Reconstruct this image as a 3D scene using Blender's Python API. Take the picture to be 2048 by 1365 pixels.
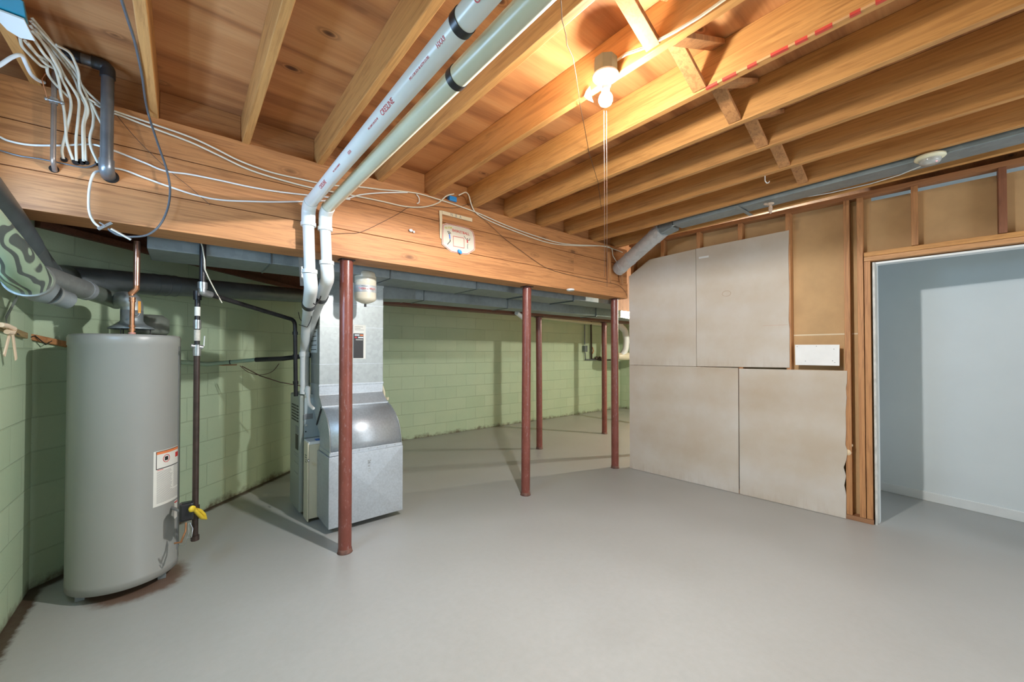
import bpy, bmesh, math, random
from mathutils import Vector, Matrix
random.seed(7)
for _o in list(bpy.data.objects): bpy.data.objects.remove(_o)
SC = bpy.context.scene; COL = SC.collection
PI = math.pi

# ------------------------------------------------------------------ camera, world, lights, exposure
YAW, PIT, FPX, CY, CH = math.radians(39.66), math.radians(.754), 792.5, 695.35, 1.40
cd = bpy.data.cameras.new('camera'); cam = bpy.data.objects.new('camera', cd); COL.objects.link(cam)
cam.location = (0, 0, CH); cam.rotation_euler = (PI/2 + PIT, 0, -YAW)
cd.sensor_width = 36; cd.lens = 36*FPX/2048; cd.shift_y = (CY-682.5)/2048
cd.clip_start = .02; SC.camera = cam
w = bpy.data.worlds.new('world'); SC.world = w; w.use_nodes = True
w.node_tree.nodes['Background'].inputs[0].default_value = (.86, .93, 1, 1)
w.node_tree.nodes['Background'].inputs[1].default_value = .50
BULB = (1.445, 1.075, 2.535)
BULB_L, BULB2_L = 780, 5600           # radiance of the two bulbs
def area(name, loc, rot, sx, sy, e, col):
    l = bpy.data.lights.new(name, 'AREA'); l.shape = 'RECTANGLE'; l.size = sx; l.size_y = sy; l.energy = e; l.color = col
    o = bpy.data.objects.new(name, l); COL.objects.link(o); o.location = loc; o.rotation_euler = rot; return o
area('window_daylight', (-.66, 2.2, 1.95), (0, -PI/2, 0), .45, .85, 42, (.42, .66, 1))
area('rear_fill', (3.2, -2.6, 1.3), (PI/2, 0, .0), 1.6, 1.4, 45, (.85, .93, 1))  # unseen fill light added at the rear of the room
area('corridor_fill', (4.72, -2.3, 1.3), (PI/2, 0, 0), .5, 1.6, 9, (.72, .85, 1))  # unseen fill light added to brighten the corridor
# spot added under the bulb: brightens the room below without overexposing the ceiling
sl = bpy.data.lights.new('bulb_fill_spot', 'SPOT'); sl.energy = 205; sl.spot_size = math.radians(178); sl.spot_blend = .12; sl.shadow_soft_size = .03; sl.color = (.98, .985, 1)
so = bpy.data.objects.new('bulb_fill_spot', sl); COL.objects.link(so); so.location = (BULB[0]-.015, BULB[1], 2.485)
SC.view_settings.view_transform = 'Standard'; SC.view_settings.look = 'None'
SC.view_settings.gamma = 1; SC.view_settings.use_curve_mapping = False
SC.view_settings.exposure = 0.22

# ------------------------------------------------------------------ survey helpers: a sight line from the tripod met with a known plane
V = Vector((math.sin(YAW)*math.cos(PIT), math.cos(YAW)*math.cos(PIT), math.sin(PIT)))
Rt = Vector((math.cos(YAW), -math.sin(YAW), 0)); Up = Rt.cross(V); C0 = Vector((0, 0, CH))
def ray(x, y): return V + Rt*((x-1024)/FPX) - Up*((y-CY)/FPX)
def PL(x, y, n, c):
    n = Vector(n); d = ray(x, y); return C0 + d*((c-n.dot(C0))/n.dot(d))
def AX(x, y, c): return PL(x, y, (1, 0, 0), c)
def AY(x, y, c): return PL(x, y, (0, 1, 0), c)
def AZ(x, y, c): return PL(x, y, (0, 0, 1), c)
def AD(x, y, d): return C0 + ray(x, y)*d
DN = (-1, 1, 0)
def AW(x, y, c): return PL(x, y, DN, c)      # planes parallel to the diagonal wall
# partition frame: s along the wall (towards the camera side), t behind its face
P0 = Vector((4.17, 2.80, 0)); PS = Vector((.064, -.998, 0)).normalized(); PT = Vector((.998, .064, 0)).normalized()
def PP(s, t, z): return P0 + PS*s + PT*t + Vector((0, 0, z))

# ------------------------------------------------------------------ materials
def new(name):
    m = bpy.data.materials.new(name); m.use_nodes = True; nt = m.node_tree
    return m, nt, nt.nodes['Principled BSDF']
def N(nt, t, **k):
    n = nt.nodes.new(t)
    for a, v in k.items():
        if a.startswith('i_'): n.inputs[a[2:].replace('_', ' ')].default_value = v
        else: setattr(n, a, v)
    return n
def ramp(nt, fac, stops):
    r = N(nt, 'ShaderNodeValToRGB'); e = r.color_ramp.elements
    while len(e) < len(stops): e.new(.5)
    for i, (p, c) in enumerate(stops): e[i].position = p; e[i].color = (*c, 1)
    nt.links.new(fac, r.inputs[0]); return r.outputs[0]
def mixc(nt, fac, a, b, mode='MIX'):
    m = N(nt, 'ShaderNodeMix', data_type='RGBA', blend_type=mode)
    for sock, v in ((m.inputs[0], fac), (m.inputs[6], a), (m.inputs[7], b)):
        if isinstance(v, (int, float)): sock.default_value = v
        elif isinstance(v, tuple): sock.default_value = (*v, 1)
        else: nt.links.new(v, sock)
    return m.outputs[2]
def coords(nt, scale=(1, 1, 1), kind='Object', rnd=False):
    t = N(nt, 'ShaderNodeTexCoord'); mp = N(nt, 'ShaderNodeMapping'); mp.inputs['Scale'].default_value = scale
    nt.links.new(t.outputs[kind], mp.inputs[0])
    if rnd:
        oi = N(nt, 'ShaderNodeObjectInfo'); m = N(nt, 'ShaderNodeMath', operation='MULTIPLY'); m.inputs[1].default_value = 37.
        nt.links.new(oi.outputs['Random'], m.inputs[0]); nt.links.new(m.outputs[0], mp.inputs['Location'])
    return mp.outputs[0]
def noise(nt, vec, sc=5, det=4, rough=.55, dist=0):
    n = N(nt, 'ShaderNodeTexNoise', i_Scale=sc, i_Detail=det, i_Roughness=rough, i_Distortion=dist)
    nt.links.new(vec, n.inputs['Vector']); return n.outputs[0]
def bump(nt, b, h, st=.3, d=.01):
    n = N(nt, 'ShaderNodeBump', i_Strength=st, i_Distance=d); nt.links.new(h, n.inputs['Height']); nt.links.new(n.outputs[0], b.inputs['Normal'])
def plain(name, c, rough=.5, metal=0, var=.12, sc=9, bmp=0):
    m, nt, b = new(name); v = coords(nt); n = noise(nt, v, sc)
    lo = tuple(max(0, x*(1-var)) for x in c); hi = tuple(min(1, x*(1+var)) for x in c)
    nt.links.new(ramp(nt, n, [(.3, lo), (.7, hi)]), b.inputs['Base Color'])
    b.inputs['Roughness'].default_value = rough; b.inputs['Metallic'].default_value = metal
    if bmp: bump(nt, b, noise(nt, v, 60), bmp, .003)
    return m
def wood(name, axis, base, dark, knots=.5, rough=.6):
    """sawn lumber with grain along one axis (0,1,2)"""
    m, nt, b = new(name)
    s = [9., 9., 9.]; s[axis] = .55
    v = coords(nt, tuple(s), rnd=True)
    g = noise(nt, v, 3.2, 6, .62, 1.6)
    s2 = [60., 60., 60.]; s2[axis] = 2
    f = noise(nt, coords(nt, tuple(s2), rnd=True), 2, 3)
    mid = tuple((a+c)/2 for a, c in zip(base, dark))
    col = ramp(nt, g, [(.25, dark), (.42, mid), (.5, base), (.6, tuple(min(1, x*1.1) for x in base)), (.7, mid), (.8, base)])
    col = mixc(nt, .3, col, ramp(nt, f, [(.3, dark), (.6, base)]))
    s3 = [4.2, 4.2, 4.2]; s3[axis] = 1.7
    vo = N(nt, 'ShaderNodeTexVoronoi', i_Scale=1.25, i_Randomness=1.0); nt.links.new(coords(nt, tuple(s3), rnd=True), vo.inputs['Vector'])
    k = ramp(nt, vo.outputs['Distance'], [(.05, (1, 1, 1)), (.09, (.5, .5, .5)), (.11, (.1, .1, .1)), (.13, (.35, .35, .35)), (.18, (0, 0, 0))])
    kk = N(nt, 'ShaderNodeMath', operation='MULTIPLY'); kk.inputs[1].default_value = knots; nt.links.new(k, kk.inputs[0])
    col = mixc(nt, kk.outputs[0], col, tuple(x*.35 for x in dark))
    oi = N(nt, 'ShaderNodeObjectInfo')
    tone = ramp(nt, oi.outputs['Random'], [(0, (.86, .85, .84)), (1, (1.0, 1.0, 1.0))])
    col = mixc(nt, 1, col, tone, 'MULTIPLY')
    nt.links.new(col, b.inputs['Base Color']); b.inputs['Roughness'].default_value = rough
    bump(nt, b, g, .15, .004); return m
OR, ORD = (.63, .315, .10), (.39, .165, .045)
wood_x = wood('beam_lumber', 0, (.56, .255, .095), (.30, .115, .04), .75)
wood_y = wood('joist_lumber', 1, OR, ORD, .35)
wood_z = wood('stud_lumber', 2, (.54, .26, .10), (.30, .12, .045), .6)
wood_dark = wood('dark_lumber', 0, (.17, .06, .03), (.09, .03, .015), .3)
wood_blk = wood('blocking_lumber', 0, (.52, .24, .085), (.33, .13, .045), .2)

def plywood():
    m, nt, b = new('plywood_subfloor')
    v = coords(nt, (.9, 5.5, 1)); n = noise(nt, v, 1.6, 3, .5, .6)
    wv = N(nt, 'ShaderNodeTexWave', wave_type='RINGS', i_Scale=1.1, i_Distortion=14, i_Detail=3, i_Detail_Scale=.8)
    wv.rings_direction = 'Y'
    nt.links.new(coords(nt, (.35, 2.6, 1)), wv.inputs['Vector'])
    col = ramp(nt, wv.outputs[1], [(.0, (.26, .085, .028)), (.22, (.46, .18, .06)), (.6, (.62, .28, .105)), (1, (.68, .34, .14))])
    col = mixc(nt, .22, col, ramp(nt, n, [(.3, (.42, .16, .055)), (.7, (.70, .35, .14))]))
    f = noise(nt, coords(nt, (4, 70, 1)), 1.2, 3)
    col = mixc(nt, .3, col, ramp(nt, f, [(.35, (.40, .18, .07)), (.65, (.60, .31, .13))]))
    vo = N(nt, 'ShaderNodeTexVoronoi', i_Scale=1.3); nt.links.new(coords(nt, (2.1, 3.8, .01)), vo.inputs['Vector'])
    k = ramp(nt, vo.outputs['Distance'], [(.045, (1, 1, 1)), (.075, (.75, .75, .75)), (.1, (.0, .0, .0)), (.12, (.4, .4, .4)), (.17, (0, 0, 0))])
    col = mixc(nt, k, col, (.10, .035, .015))
    nt.links.new(col, b.inputs['Base Color']); b.inputs['Roughness'].default_value = .62; bump(nt, b, f, .12, .003)
    return m
ply = plywood()

def block():
    m, nt, b = new('painted_block')
    t = N(nt, 'ShaderNodeTexCoord'); sp = N(nt, 'ShaderNodeSeparateXYZ'); cb = N(nt, 'ShaderNodeCombineXYZ')
    nt.links.new(t.outputs['Object'], sp.inputs[0]); nt.links.new(sp.outputs[0], cb.inputs[0]); nt.links.new(sp.outputs[2], cb.inputs[1])
    br = N(nt, 'ShaderNodeTexBrick', i_Scale=1, i_Mortar_Size=.0045, i_Mortar_Smooth=.4, i_Brick_Width=.406, i_Row_Height=.203)
    br.inputs['Color1'].default_value = (.43, .55, .37, 1); br.inputs['Color2'].default_value = (.49, .60, .42, 1); br.inputs['Mortar'].default_value = (.40, .50, .34, 1)
    nt.links.new(cb.outputs[0], br.inputs['Vector'])
    n = noise(nt, t.outputs['Object'], 2.3, 5, .6); n2 = noise(nt, t.outputs['Object'], 85, 3, .7)
    col = mixc(nt, .35, br.outputs['Color'], ramp(nt, n, [(.3, (.40, .53, .36)), (.7, (.55, .62, .42))]), 'MIX')
    pit = ramp(nt, n2, [(.28, (0, 0, 0)), (.36, (1, 1, 1))])
    col = mixc(nt, pit, tuple([.22, .28, .19]), col)
    # dirt along the foot of the wall and scuffed courses
    mr = N(nt, 'ShaderNodeMapRange', i_From_Min=.0, i_From_Max=.16, i_To_Min=1, i_To_Max=0); nt.links.new(sp.outputs[2], mr.inputs[0])
    n3 = noise(nt, t.outputs['Object'], 9, 5, .7); mm = N(nt, 'ShaderNodeMath', operation='MULTIPLY'); nt.links.new(mr.outputs[0], mm.inputs[0]); nt.links.new(n3, mm.inputs[1])
    col = mixc(nt, ramp(nt, mm.outputs[0], [(.3, (0, 0, 0)), (.55, (.85, .85, .85))]), col, (.10, .065, .035))
    nt.links.new(col, b.inputs['Base Color']); b.inputs['Roughness'].default_value = .55
    ad = N(nt, 'ShaderNodeMath', operation='MULTIPLY'); ad.inputs[1].default_value = -.8; nt.links.new(br.outputs['Fac'], ad.inputs[0])
    a2 = N(nt, 'ShaderNodeMath', operation='ADD'); nt.links.new(ad.outputs[0], a2.inputs[0])
    m3 = N(nt, 'ShaderNodeMath', operation='MULTIPLY'); m3.inputs[1].default_value = .3; nt.links.new(n2, m3.inputs[0]); nt.links.new(m3.outputs[0], a2.inputs[1])
    bump(nt, b, a2.outputs[0], .8, .006); return m
blk = block()

def floor_paint():
    m, nt, b = new('grey_floor_paint')
    t = N(nt, 'ShaderNodeTexCoord')
    n = noise(nt, t.outputs['Object'], 1.1, 4, .5); n2 = noise(nt, t.outputs['Object'], 26, 4, .65)
    col = ramp(nt, n, [(.3, (.375, .375, .35)), (.7, (.415, .42, .40))])
    col = mixc(nt, .12, col, ramp(nt, n2, [(.35, (.32, .32, .30)), (.65, (.50, .51, .50))]))
    vo = N(nt, 'ShaderNodeTexVoronoi', i_Scale=2.3); nt.links.new(t.outputs['Object'], vo.inputs['Vector'])
    col = mixc(nt, ramp(nt, vo.outputs['Distance'], [(.008, (.8, .8, .8)), (.016, (0, 0, 0))]), col, (.08, .07, .05))
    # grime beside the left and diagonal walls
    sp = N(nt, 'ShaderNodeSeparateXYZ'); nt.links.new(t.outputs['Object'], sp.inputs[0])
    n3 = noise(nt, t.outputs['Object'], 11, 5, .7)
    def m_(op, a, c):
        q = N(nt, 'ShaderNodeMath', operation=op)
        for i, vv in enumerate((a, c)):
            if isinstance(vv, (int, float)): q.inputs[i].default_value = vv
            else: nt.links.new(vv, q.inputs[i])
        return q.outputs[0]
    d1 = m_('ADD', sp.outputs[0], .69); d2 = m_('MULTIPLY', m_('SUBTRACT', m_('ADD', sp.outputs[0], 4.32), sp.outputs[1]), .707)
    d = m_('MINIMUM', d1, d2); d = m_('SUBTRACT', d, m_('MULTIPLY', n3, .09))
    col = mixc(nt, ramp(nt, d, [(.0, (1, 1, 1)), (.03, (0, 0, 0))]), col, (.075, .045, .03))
    # rust under the water heater
    dx = m_('ADD', sp.outputs[0], .2); dy = m_('SUBTRACT', sp.outputs[1], 3.33)
    rr = m_('SQRT', m_('ADD', m_('MULTIPLY', dx, dx), m_('MULTIPLY', dy, dy)), 0)
    rr = m_('SUBTRACT', rr, m_('MULTIPLY', n3, .12))
    col = mixc(nt, ramp(nt, rr, [(.14, (.85, .85, .85)), (.2, (0, 0, 0))]), col, (.14, .065, .03))
    nt.links.new(col, b.inputs['Base Color'])
    nt.links.new(ramp(nt, n2, [(.3, (.34, .34, .34)), (.7, (.48, .48, .48))]), b.inputs['Roughness'])
    bump(nt, b, n2, .12, .003); return m
floor_m = floor_paint()

def galv(name, c=(.52, .56, .58), rough=.38, metal=.75, sc=38):
    m, nt, b = new(name); v = coords(nt)
    vo = N(nt, 'ShaderNodeTexVoronoi', i_Scale=sc); nt.links.new(v, vo.inputs['Vector'])
    sp = ramp(nt, vo.outputs['Color'], [(.2, tuple(x*.9 for x in c)), (.8, tuple(min(1, x*1.07) for x in c))])
    n = noise(nt, v, 3.5, 4); col = mixc(nt, .35, sp, ramp(nt, n, [(.35, tuple(x*.8 for x in c)), (.65, tuple(min(1, x*1.1) for x in c))]))
    nt.links.new(col, b.inputs['Base Color']); b.inputs['Metallic'].default_value = metal; b.inputs['Roughness'].default_value = rough
    return m
galv_m = galv('galvanized_sheet', (.37, .395, .385), .42, .6); galv_old = galv('aged_galvanized_sheet', (.27, .31, .32), .5, .5, 30)
galv_new = galv('bright_galvanized_sheet', (.50, .54, .57), .44, .6, 90)
flue_m = galv('dull_flue_metal', (.20, .225, .235), .42, .7, 20)
crinkle = galv('crinkled_silver_duct', (.62, .64, .65), .38, .45, 30)
bump(crinkle.node_tree, crinkle.node_tree.nodes['Principled BSDF'], noise(crinkle.node_tree, coords(crinkle.node_tree), 28, 4, .6, 1), .6, .012)
foil_m = galv('foil_wrap', (.75, .77, .76), .3, .6, 70)

def gypsum():
    m, nt, b = new('bare_drywall_face'); v = coords(nt)
    st = noise(nt, coords(nt, (.5, .25, 2.6), rnd=True), .9, 2, .5)
    col = ramp(nt, st, [(.3, (.47, .375, .27)), (.5, (.57, .50, .41)), (.68, (.62, .58, .53))])
    n = noise(nt, v, 2.2, 5, .6); col = mixc(nt, .4, col, ramp(nt, n, [(.35, (.48, .39, .29)), (.65, (.62, .59, .55))]))
    t = N(nt, 'ShaderNodeTexCoord'); sp = N(nt, 'ShaderNodeSeparateXYZ'); nt.links.new(t.outputs['Object'], sp.inputs[0])
    nz = noise(nt, coords(nt, (16, 16, 1.6)), 1, 5, .7)
    mr = N(nt, 'ShaderNodeMapRange', i_From_Min=0., i_From_Max=.42, i_To_Min=1, i_To_Max=0); nt.links.new(sp.outputs[2], mr.inputs[0])
    mm = N(nt, 'ShaderNodeMath', operation='MULTIPLY'); nt.links.new(mr.outputs[0], mm.inputs[0]); nt.links.new(nz, mm.inputs[1])
    col = mixc(nt, ramp(nt, mm.outputs[0], [(.42, (0, 0, 0)), (.75, (.4, .4, .4))]), col, (.33, .22, .14))
    nt.links.new(col, b.inputs['Base Color']); b.inputs['Roughness'].default_value = .75; return m
gyp = gypsum()
kraft = plain('brown_drywall_paper', (.56, .355, .17), .8, 0, .07, 6)
white_wall = plain('pale_blue_grey_wall_paint', (.74, .79, .80), .55, 0, .03, 2)
white_p = plain('white_trim_paint', (.78, .80, .79), .4, 0, .03)
white_board = plain('white_primed_board', (.80, .80, .78), .5, 0, .05, 6)
pvc = plain('white_pvc', (.72, .74, .72), .28, 0, .04, 4)
pvc_y = plain('yellowed_pvc', (.62, .62, .48), .3, 0, .06, 4)
rubber = plain('black_rubber', (.018, .018, .02), .35, 0, .2)
blackp = plain('black_iron_pipe', (.035, .032, .032), .38, .5, .3, 20)
brownp = plain('dark_brown_pipe', (.055, .035, .028), .4, .3, .3, 20)
greyp = plain('grey_conduit', (.20, .22, .24), .33, .6, .2)
steel = plain('steel_fitting', (.42, .43, .43), .32, .8, .2, 30)
copper = plain('aged_copper', (.50, .23, .12), .33, .85, .25, 14)
jacket = plain('cream_cable_jacket', (.74, .69, .56), .42, 0, .06)
jacket_w = plain('white_cable_jacket', (.80, .82, .80), .35, 0, .04)
cable_d = plain('dark_grey_cable', (.10, .12, .14), .35, 0, .1)
dark_wire = plain('brown_wire', (.09, .05, .03), .6, 0, .2)
hole_m = plain('hole_shade', (.012, .008, .006), .9, 0, .1)
teal = plain('teal_plastic_box', (.015, .24, .34), .3, 0, .12)
blue_pl = plain('blue_plastic', (.03, .26, .62), .35, 0, .15)
heater_m = plain('grey_enamel_jacket', (.31, .315, .29), .34, 0, .025, 2)
heater_d = plain('dark_grey_enamel', (.20, .21, .215), .35, 0, .05, 3)
paper = plain('white_label_paper', (.74, .73, .66), .5, 0, .03)
paper_w = plain('white_sticker', (.66, .70, .72), .5, 0, .03)
ink = plain('black_ink', (.02, .02, .02), .5, 0, .1)
ink_g = plain('grey_ink', (.30, .30, .28), .6, 0, .1)
orange_ink = plain('orange_ink', (.80, .22, .07), .5, 0, .05)
red_ink = plain('red_ink', (.60, .03, .03), .5, 0, .05)
yellow = plain('yellow_plastic', (.80, .58, .04), .4, 0, .08)
yel_ink = plain('yellow_green_ink', (.62, .58, .05), .5, 0, .05)
blue_ink = plain('blue_ink', (.05, .20, .65), .5, 0, .05)
cream = plain('cream_enamel', (.70, .64, .47), .3, 0, .03)
cream_t = plain('cream_tank_paint', (.74, .68, .54), .28, 0, .03)
furn = plain('grey_green_enamel', (.30, .33, .29), .35, 0, .04, 3)
furn_b = plain('pale_blue_grey_enamel', (.36, .42, .43), .35, 0, .04, 3)
brick_r = plain('old_brick', (.15, .06, .04), .8, 0, .3, 12)
foam = plain('tan_foam', (.68, .52, .33), .8, 0, .12, 20, .4)
peach = plain('peach_foam_strip', (.78, .62, .45), .7, 0, .06)
tape_c = plain('masking_tape', (.74, .62, .42), .6, 0, .05)
red_tape = plain('red_stripe', (.62, .07, .05), .5, 0, .1)
sign_m = plain('cream_sign_card', (.64, .58, .47), .4, 0, .02)
paint_green = plain('pale_green_paint', (.33, .45, .32), .5, 0, .1)

def post_paint():
    m, nt, b = new('oxide_red_post_paint'); v = coords(nt)
    n = noise(nt, v, 5, 4); n2 = noise(nt, coords(nt, (30, 30, 9)), 2.2, 6, .75)
    col = ramp(nt, n, [(.3, (.17, .045, .03)), (.7, (.235, .07, .05))])
    col = mixc(nt, ramp(nt, n2, [(.57, (0, 0, 0)), (.68, (.5, .5, .5))]), col, (.46, .34, .33))
    col = mixc(nt, ramp(nt, n2, [(.27, (.8, .8, .8)), (.36, (0, 0, 0))]), col, (.07, .02, .015))
    nt.links.new(col, b.inputs['Base Color']); b.inputs['Roughness'].default_value = .32; bump(nt, b, n2, .15, .003); return m
post_m = post_paint()

def swirl_paint():
    m, nt, b = new('green_pipe_with_grey_swirls')
    wv = N(nt, 'ShaderNodeTexWave', wave_type='BANDS', i_Scale=1.9, i_Distortion=5.5, i_Detail=1, i_Detail_Scale=1.2)
    nt.links.new(coords(nt, (2.2, 2.2, 2.6)), wv.inputs['Vector'])
    col = ramp(nt, wv.outputs[1], [(.42, (.36, .48, .34)), (.47, (.10, .12, .11)), (.9, (.10, .12, .11)), (.95, (.36, .48, .34))])
    nt.links.new(col, b.inputs['Base Color']); b.inputs['Roughness'].default_value = .35; b.inputs['Metallic'].default_value = .15; return m
swirl = swirl_paint()
def emit(name, c, s):
    m, nt, b = new(name); b.inputs['Emission Color'].default_value = (*c, 1); b.inputs['Emission Strength'].default_value = s
    b.inputs['Base Color'].default_value = (.9, .9, .9, 1); return m
bulb_m = emit('lit_bulb', (1, .93, .80), BULB_L); bulb2_m = emit('lit_bulb_back', (1, .93, .78), BULB2_L)
red_led = emit('red_indicator', (1, .02, .05), 3)

# ------------------------------------------------------------------ mesh building
class MB:
    def __init__(s): s.v = []; s.f = []; s.sm = []
    def add(s, vs, fs, smooth=False):
        o = len(s.v); s.v += [Vector(p) for p in vs]
        for f in fs: s.f.append([i+o for i in f]); s.sm.append(smooth)
        return s
    def hexa(s, p):      # 8 points: bottom 4 ccw, top 4
        return s.add(p, [(3, 2, 1, 0), (4, 5, 6, 7), (0, 1, 5, 4), (1, 2, 6, 5), (2, 3, 7, 6), (3, 0, 4, 7)])
    def box(s, x0, x1, y0, y1, z0, z1):
        return s.hexa([(x0, y0, z0), (x1, y0, z0), (x1, y1, z0), (x0, y1, z0), (x0, y0, z1), (x1, y0, z1), (x1, y1, z1), (x0, y1, z1)])
    def pbox(s, s0, s1, t0, t1, z0, z1):     # box in partition frame
        q = [(s0, t0), (s0, t1), (s1, t1), (s1, t0)]
        return s.hexa([PP(a, b, z0) for a, b in q] + [PP(a, b, z1) for a, b in q])
    def bar(s, a, b, w, h, up=(0, 0, 1)):    # rectangular bar between two points
        a = Vector(a); b = Vector(b); d = (b-a).normalized(); u = Vector(up); x = d.cross(u)
        if x.length < 1e-4: x = d.cross(Vector((1, 0, 0)))
        x.normalize(); u = x.cross(d).normalized(); x *= w/2; u *= h/2
        return s.hexa([a-x-u, a+x-u, b+x-u, b-x-u, a-x+u, a+x+u, b+x+u, b-x+u])
    def prism(s, pts, off):                  # planar polygon extruded by vector
        pts = [Vector(p) for p in pts]; n = len(pts); off = Vector(off)
        s.add(pts + [p+off for p in pts], [tuple(range(n))[::-1], tuple(range(n, 2*n))] + [(i, (i+1) % n, n+(i+1) % n, n+i) for i in range(n)]); return s
    def tube(s, pts, r, n=16, cap=True, fillet=0, closed=False):
        pts = [Vector(p) for p in pts]; rs = r if isinstance(r, (list, tuple)) else None
        if fillet and not rs:
            q = [pts[0]]
            for i in range(1, len(pts)-1):
                a, b, c = pts[i-1], pts[i], pts[i+1]; d1 = (a-b); d2 = (c-b)
                L = min(fillet, d1.length*.45, d2.length*.45); p1 = b+d1.normalized()*L; p2 = b+d2.normalized()*L
                for k in range(7):
                    t = k/6; q.append(p1*(1-t)**2 + b*2*t*(1-t) + p2*t*t)
            q.append(pts[-1]); pts = q
        m = len(pts); T = []
        for i in range(m):
            a = pts[max(0, i-1)]; b = pts[min(m-1, i+1)]; T.append((b-a).normalized())
        u = T[0].cross(Vector((0, 0, 1)));
        if u.length < .01: u = T[0].cross(Vector((0, 1, 0)))
        u.normalize(); vs = []; fs = []
        for i in range(m):
            u = (u - T[i]*u.dot(T[i])).normalized(); w_ = T[i].cross(u); rr = rs[i] if rs else r
            k = 1.0
            if 0 < i < m-1:
                cs = (pts[i]-pts[i-1]).normalized().dot((pts[i+1]-pts[i]).normalized()); k = 1/max(.6, math.sqrt((1+cs)/2)) if cs > -0.9 else 1
                k = min(k, 1.2) if m < 8 else 1
            for j in range(n):
                a = 2*PI*j/n; vs.append(pts[i] + (u*math.cos(a) + w_*math.sin(a))*rr*k)
        for i in range(m-1):
            for j in range(n): fs.append((i*n+j, i*n+(j+1) % n, (i+1)*n+(j+1) % n, (i+1)*n+j))
        s.add(vs, fs, True)
        if cap:
            s.add(vs[:n], [tuple(range(n))[::-1]]); s.add(vs[-n:], [tuple(range(n))])
        return s
    def lathe(s, prof, c, n=40, axis=(0, 0, 1)):  # prof list of (r,h)
        c = Vector(c); a = Vector(axis).normalized(); u = a.cross(Vector((0, 1, 0)))
        if u.length < .1: u = a.cross(Vector((1, 0, 0)))
        u.normalize(); w_ = a.cross(u); vs = []; fs = []; m = len(prof)
        for r, h in prof:
            for j in range(n):
                t = 2*PI*j/n; vs.append(c + a*h + (u*math.cos(t) + w_*math.sin(t))*max(r, 1e-5))
        for i in range(m-1):
            for j in range(n): fs.append((i*n+j, i*n+(j+1) % n, (i+1)*n+(j+1) % n, (i+1)*n+j))
        return s.add(vs, fs, True)
    def sphere(s, c, r, sc=(1, 1, 1), n=20):
        c = Vector(c); vs = []; fs = []; m = n//2
        for i in range(m+1):
            p = PI*i/m
            for j in range(n):
                t = 2*PI*j/n; vs.append(c + Vector((math.sin(p)*math.cos(t)*sc[0], math.sin(p)*math.sin(t)*sc[1], math.cos(p)*sc[2]))*r)
        for i in range(m):
            for j in range(n): fs.append((i*n+j, (i+1)*n+j, (i+1)*n+(j+1) % n, i*n+(j+1) % n))
        return s.add(vs, fs, True)
    def build(s, name, mat, parent=None, bev=0, origin=None):
        me = bpy.data.meshes.new(name)
        if parent is not None: o0 = ORG[parent.name]
        elif origin is not None: o0 = Vector(origin)
        else:
            xs = [p.x for p in s.v]; ys = [p.y for p in s.v]; zs = [p.z for p in s.v]
            o0 = Vector(((min(xs)+max(xs))/2, (min(ys)+max(ys))/2, min(zs)))
        me.from_pydata([tuple(p-o0) for p in s.v], [], s.f); me.update()
        bm = bmesh.new(); bm.from_mesh(me); bmesh.ops.recalc_face_normals(bm, faces=bm.faces); bm.to_mesh(me); bm.free()
        for p, q in zip(me.polygons, s.sm): p.use_smooth = q
        me.materials.append(mat); o = bpy.data.objects.new(name, me); COL.objects.link(o)
        if parent is not None: o.parent = parent
        else: o.location = o0
        ORG[o.name] = o0
        if bev:
            b = o.modifiers.new('bevel', 'BEVEL'); b.width = bev; b.segments = 2; b.limit_method = 'ANGLE'; b.angle_limit = math.radians(40)
        return o
ORG = {}
def empty(name, loc, label, cat, group=None):
    o = bpy.data.objects.new(name, None); o.empty_display_size = .1; COL.objects.link(o); o.location = loc; ORG[o.name] = Vector(loc)
    return tag(o, label, cat, group)
def tag(o, label=None, cat=None, group=None, kind=None):
    if label: o['label'] = label
    if cat: o['category'] = cat
    if group: o['group'] = group
    if kind: o['kind'] = kind
    return o
def struct(o): o['kind'] = 'structure'; return o
def text(body, size, M, mat, parent, name='lettering', ext=.0006, font_sx=1.0):
    c = bpy.data.curves.new('t', 'FONT'); c.body = body; c.size = size; c.align_x = 'CENTER'; c.align_y = 'CENTER'; c.extrude = ext; c.space_character = 1.0
    t = bpy.data.objects.new('t', c); COL.objects.link(t); bpy.context.view_layer.update()
    me = bpy.data.meshes.new_from_object(t); bpy.data.objects.remove(t)
    me.transform(Matrix.Diagonal((font_sx, 1, 1, 1))); me.transform(M)
    o0 = ORG[parent.name]; me.transform(Matrix.Translation(-o0)); me.materials.clear(); me.materials.append(mat)
    o = bpy.data.objects.new(name, me); COL.objects.link(o); o.parent = parent; ORG[o.name] = o0; return o
def frame(o, x, y):      # matrix with origin and in-plane axes
    x = Vector(x).normalized(); y = Vector(y); z = x.cross(y).normalized(); y = z.cross(x)
    return Matrix(((x.x, y.x, z.x, o[0]), (x.y, y.y, z.y, o[1]), (x.z, y.z, z.z, o[2]), (0, 0, 0, 1)))

# ================================================================== SETTING
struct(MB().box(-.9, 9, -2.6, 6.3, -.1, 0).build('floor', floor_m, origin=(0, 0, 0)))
def wall(name, a, b, z0, z1, th, mat):      # a->b inner face; body lies to the left of a->b
    a = Vector(a); b = Vector(b); L = (b-a).length; me = MB().box(0, L, 0, th, 0, z1-z0)
    o = me.build(name, mat, origin=(0, 0, 0)); o.location = (a.x, a.y, z0); o.rotation_euler = (0, 0, math.atan2(b.y-a.y, b.x-a.x)); return struct(o)
WT = 2.15
WL = -.69
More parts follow.
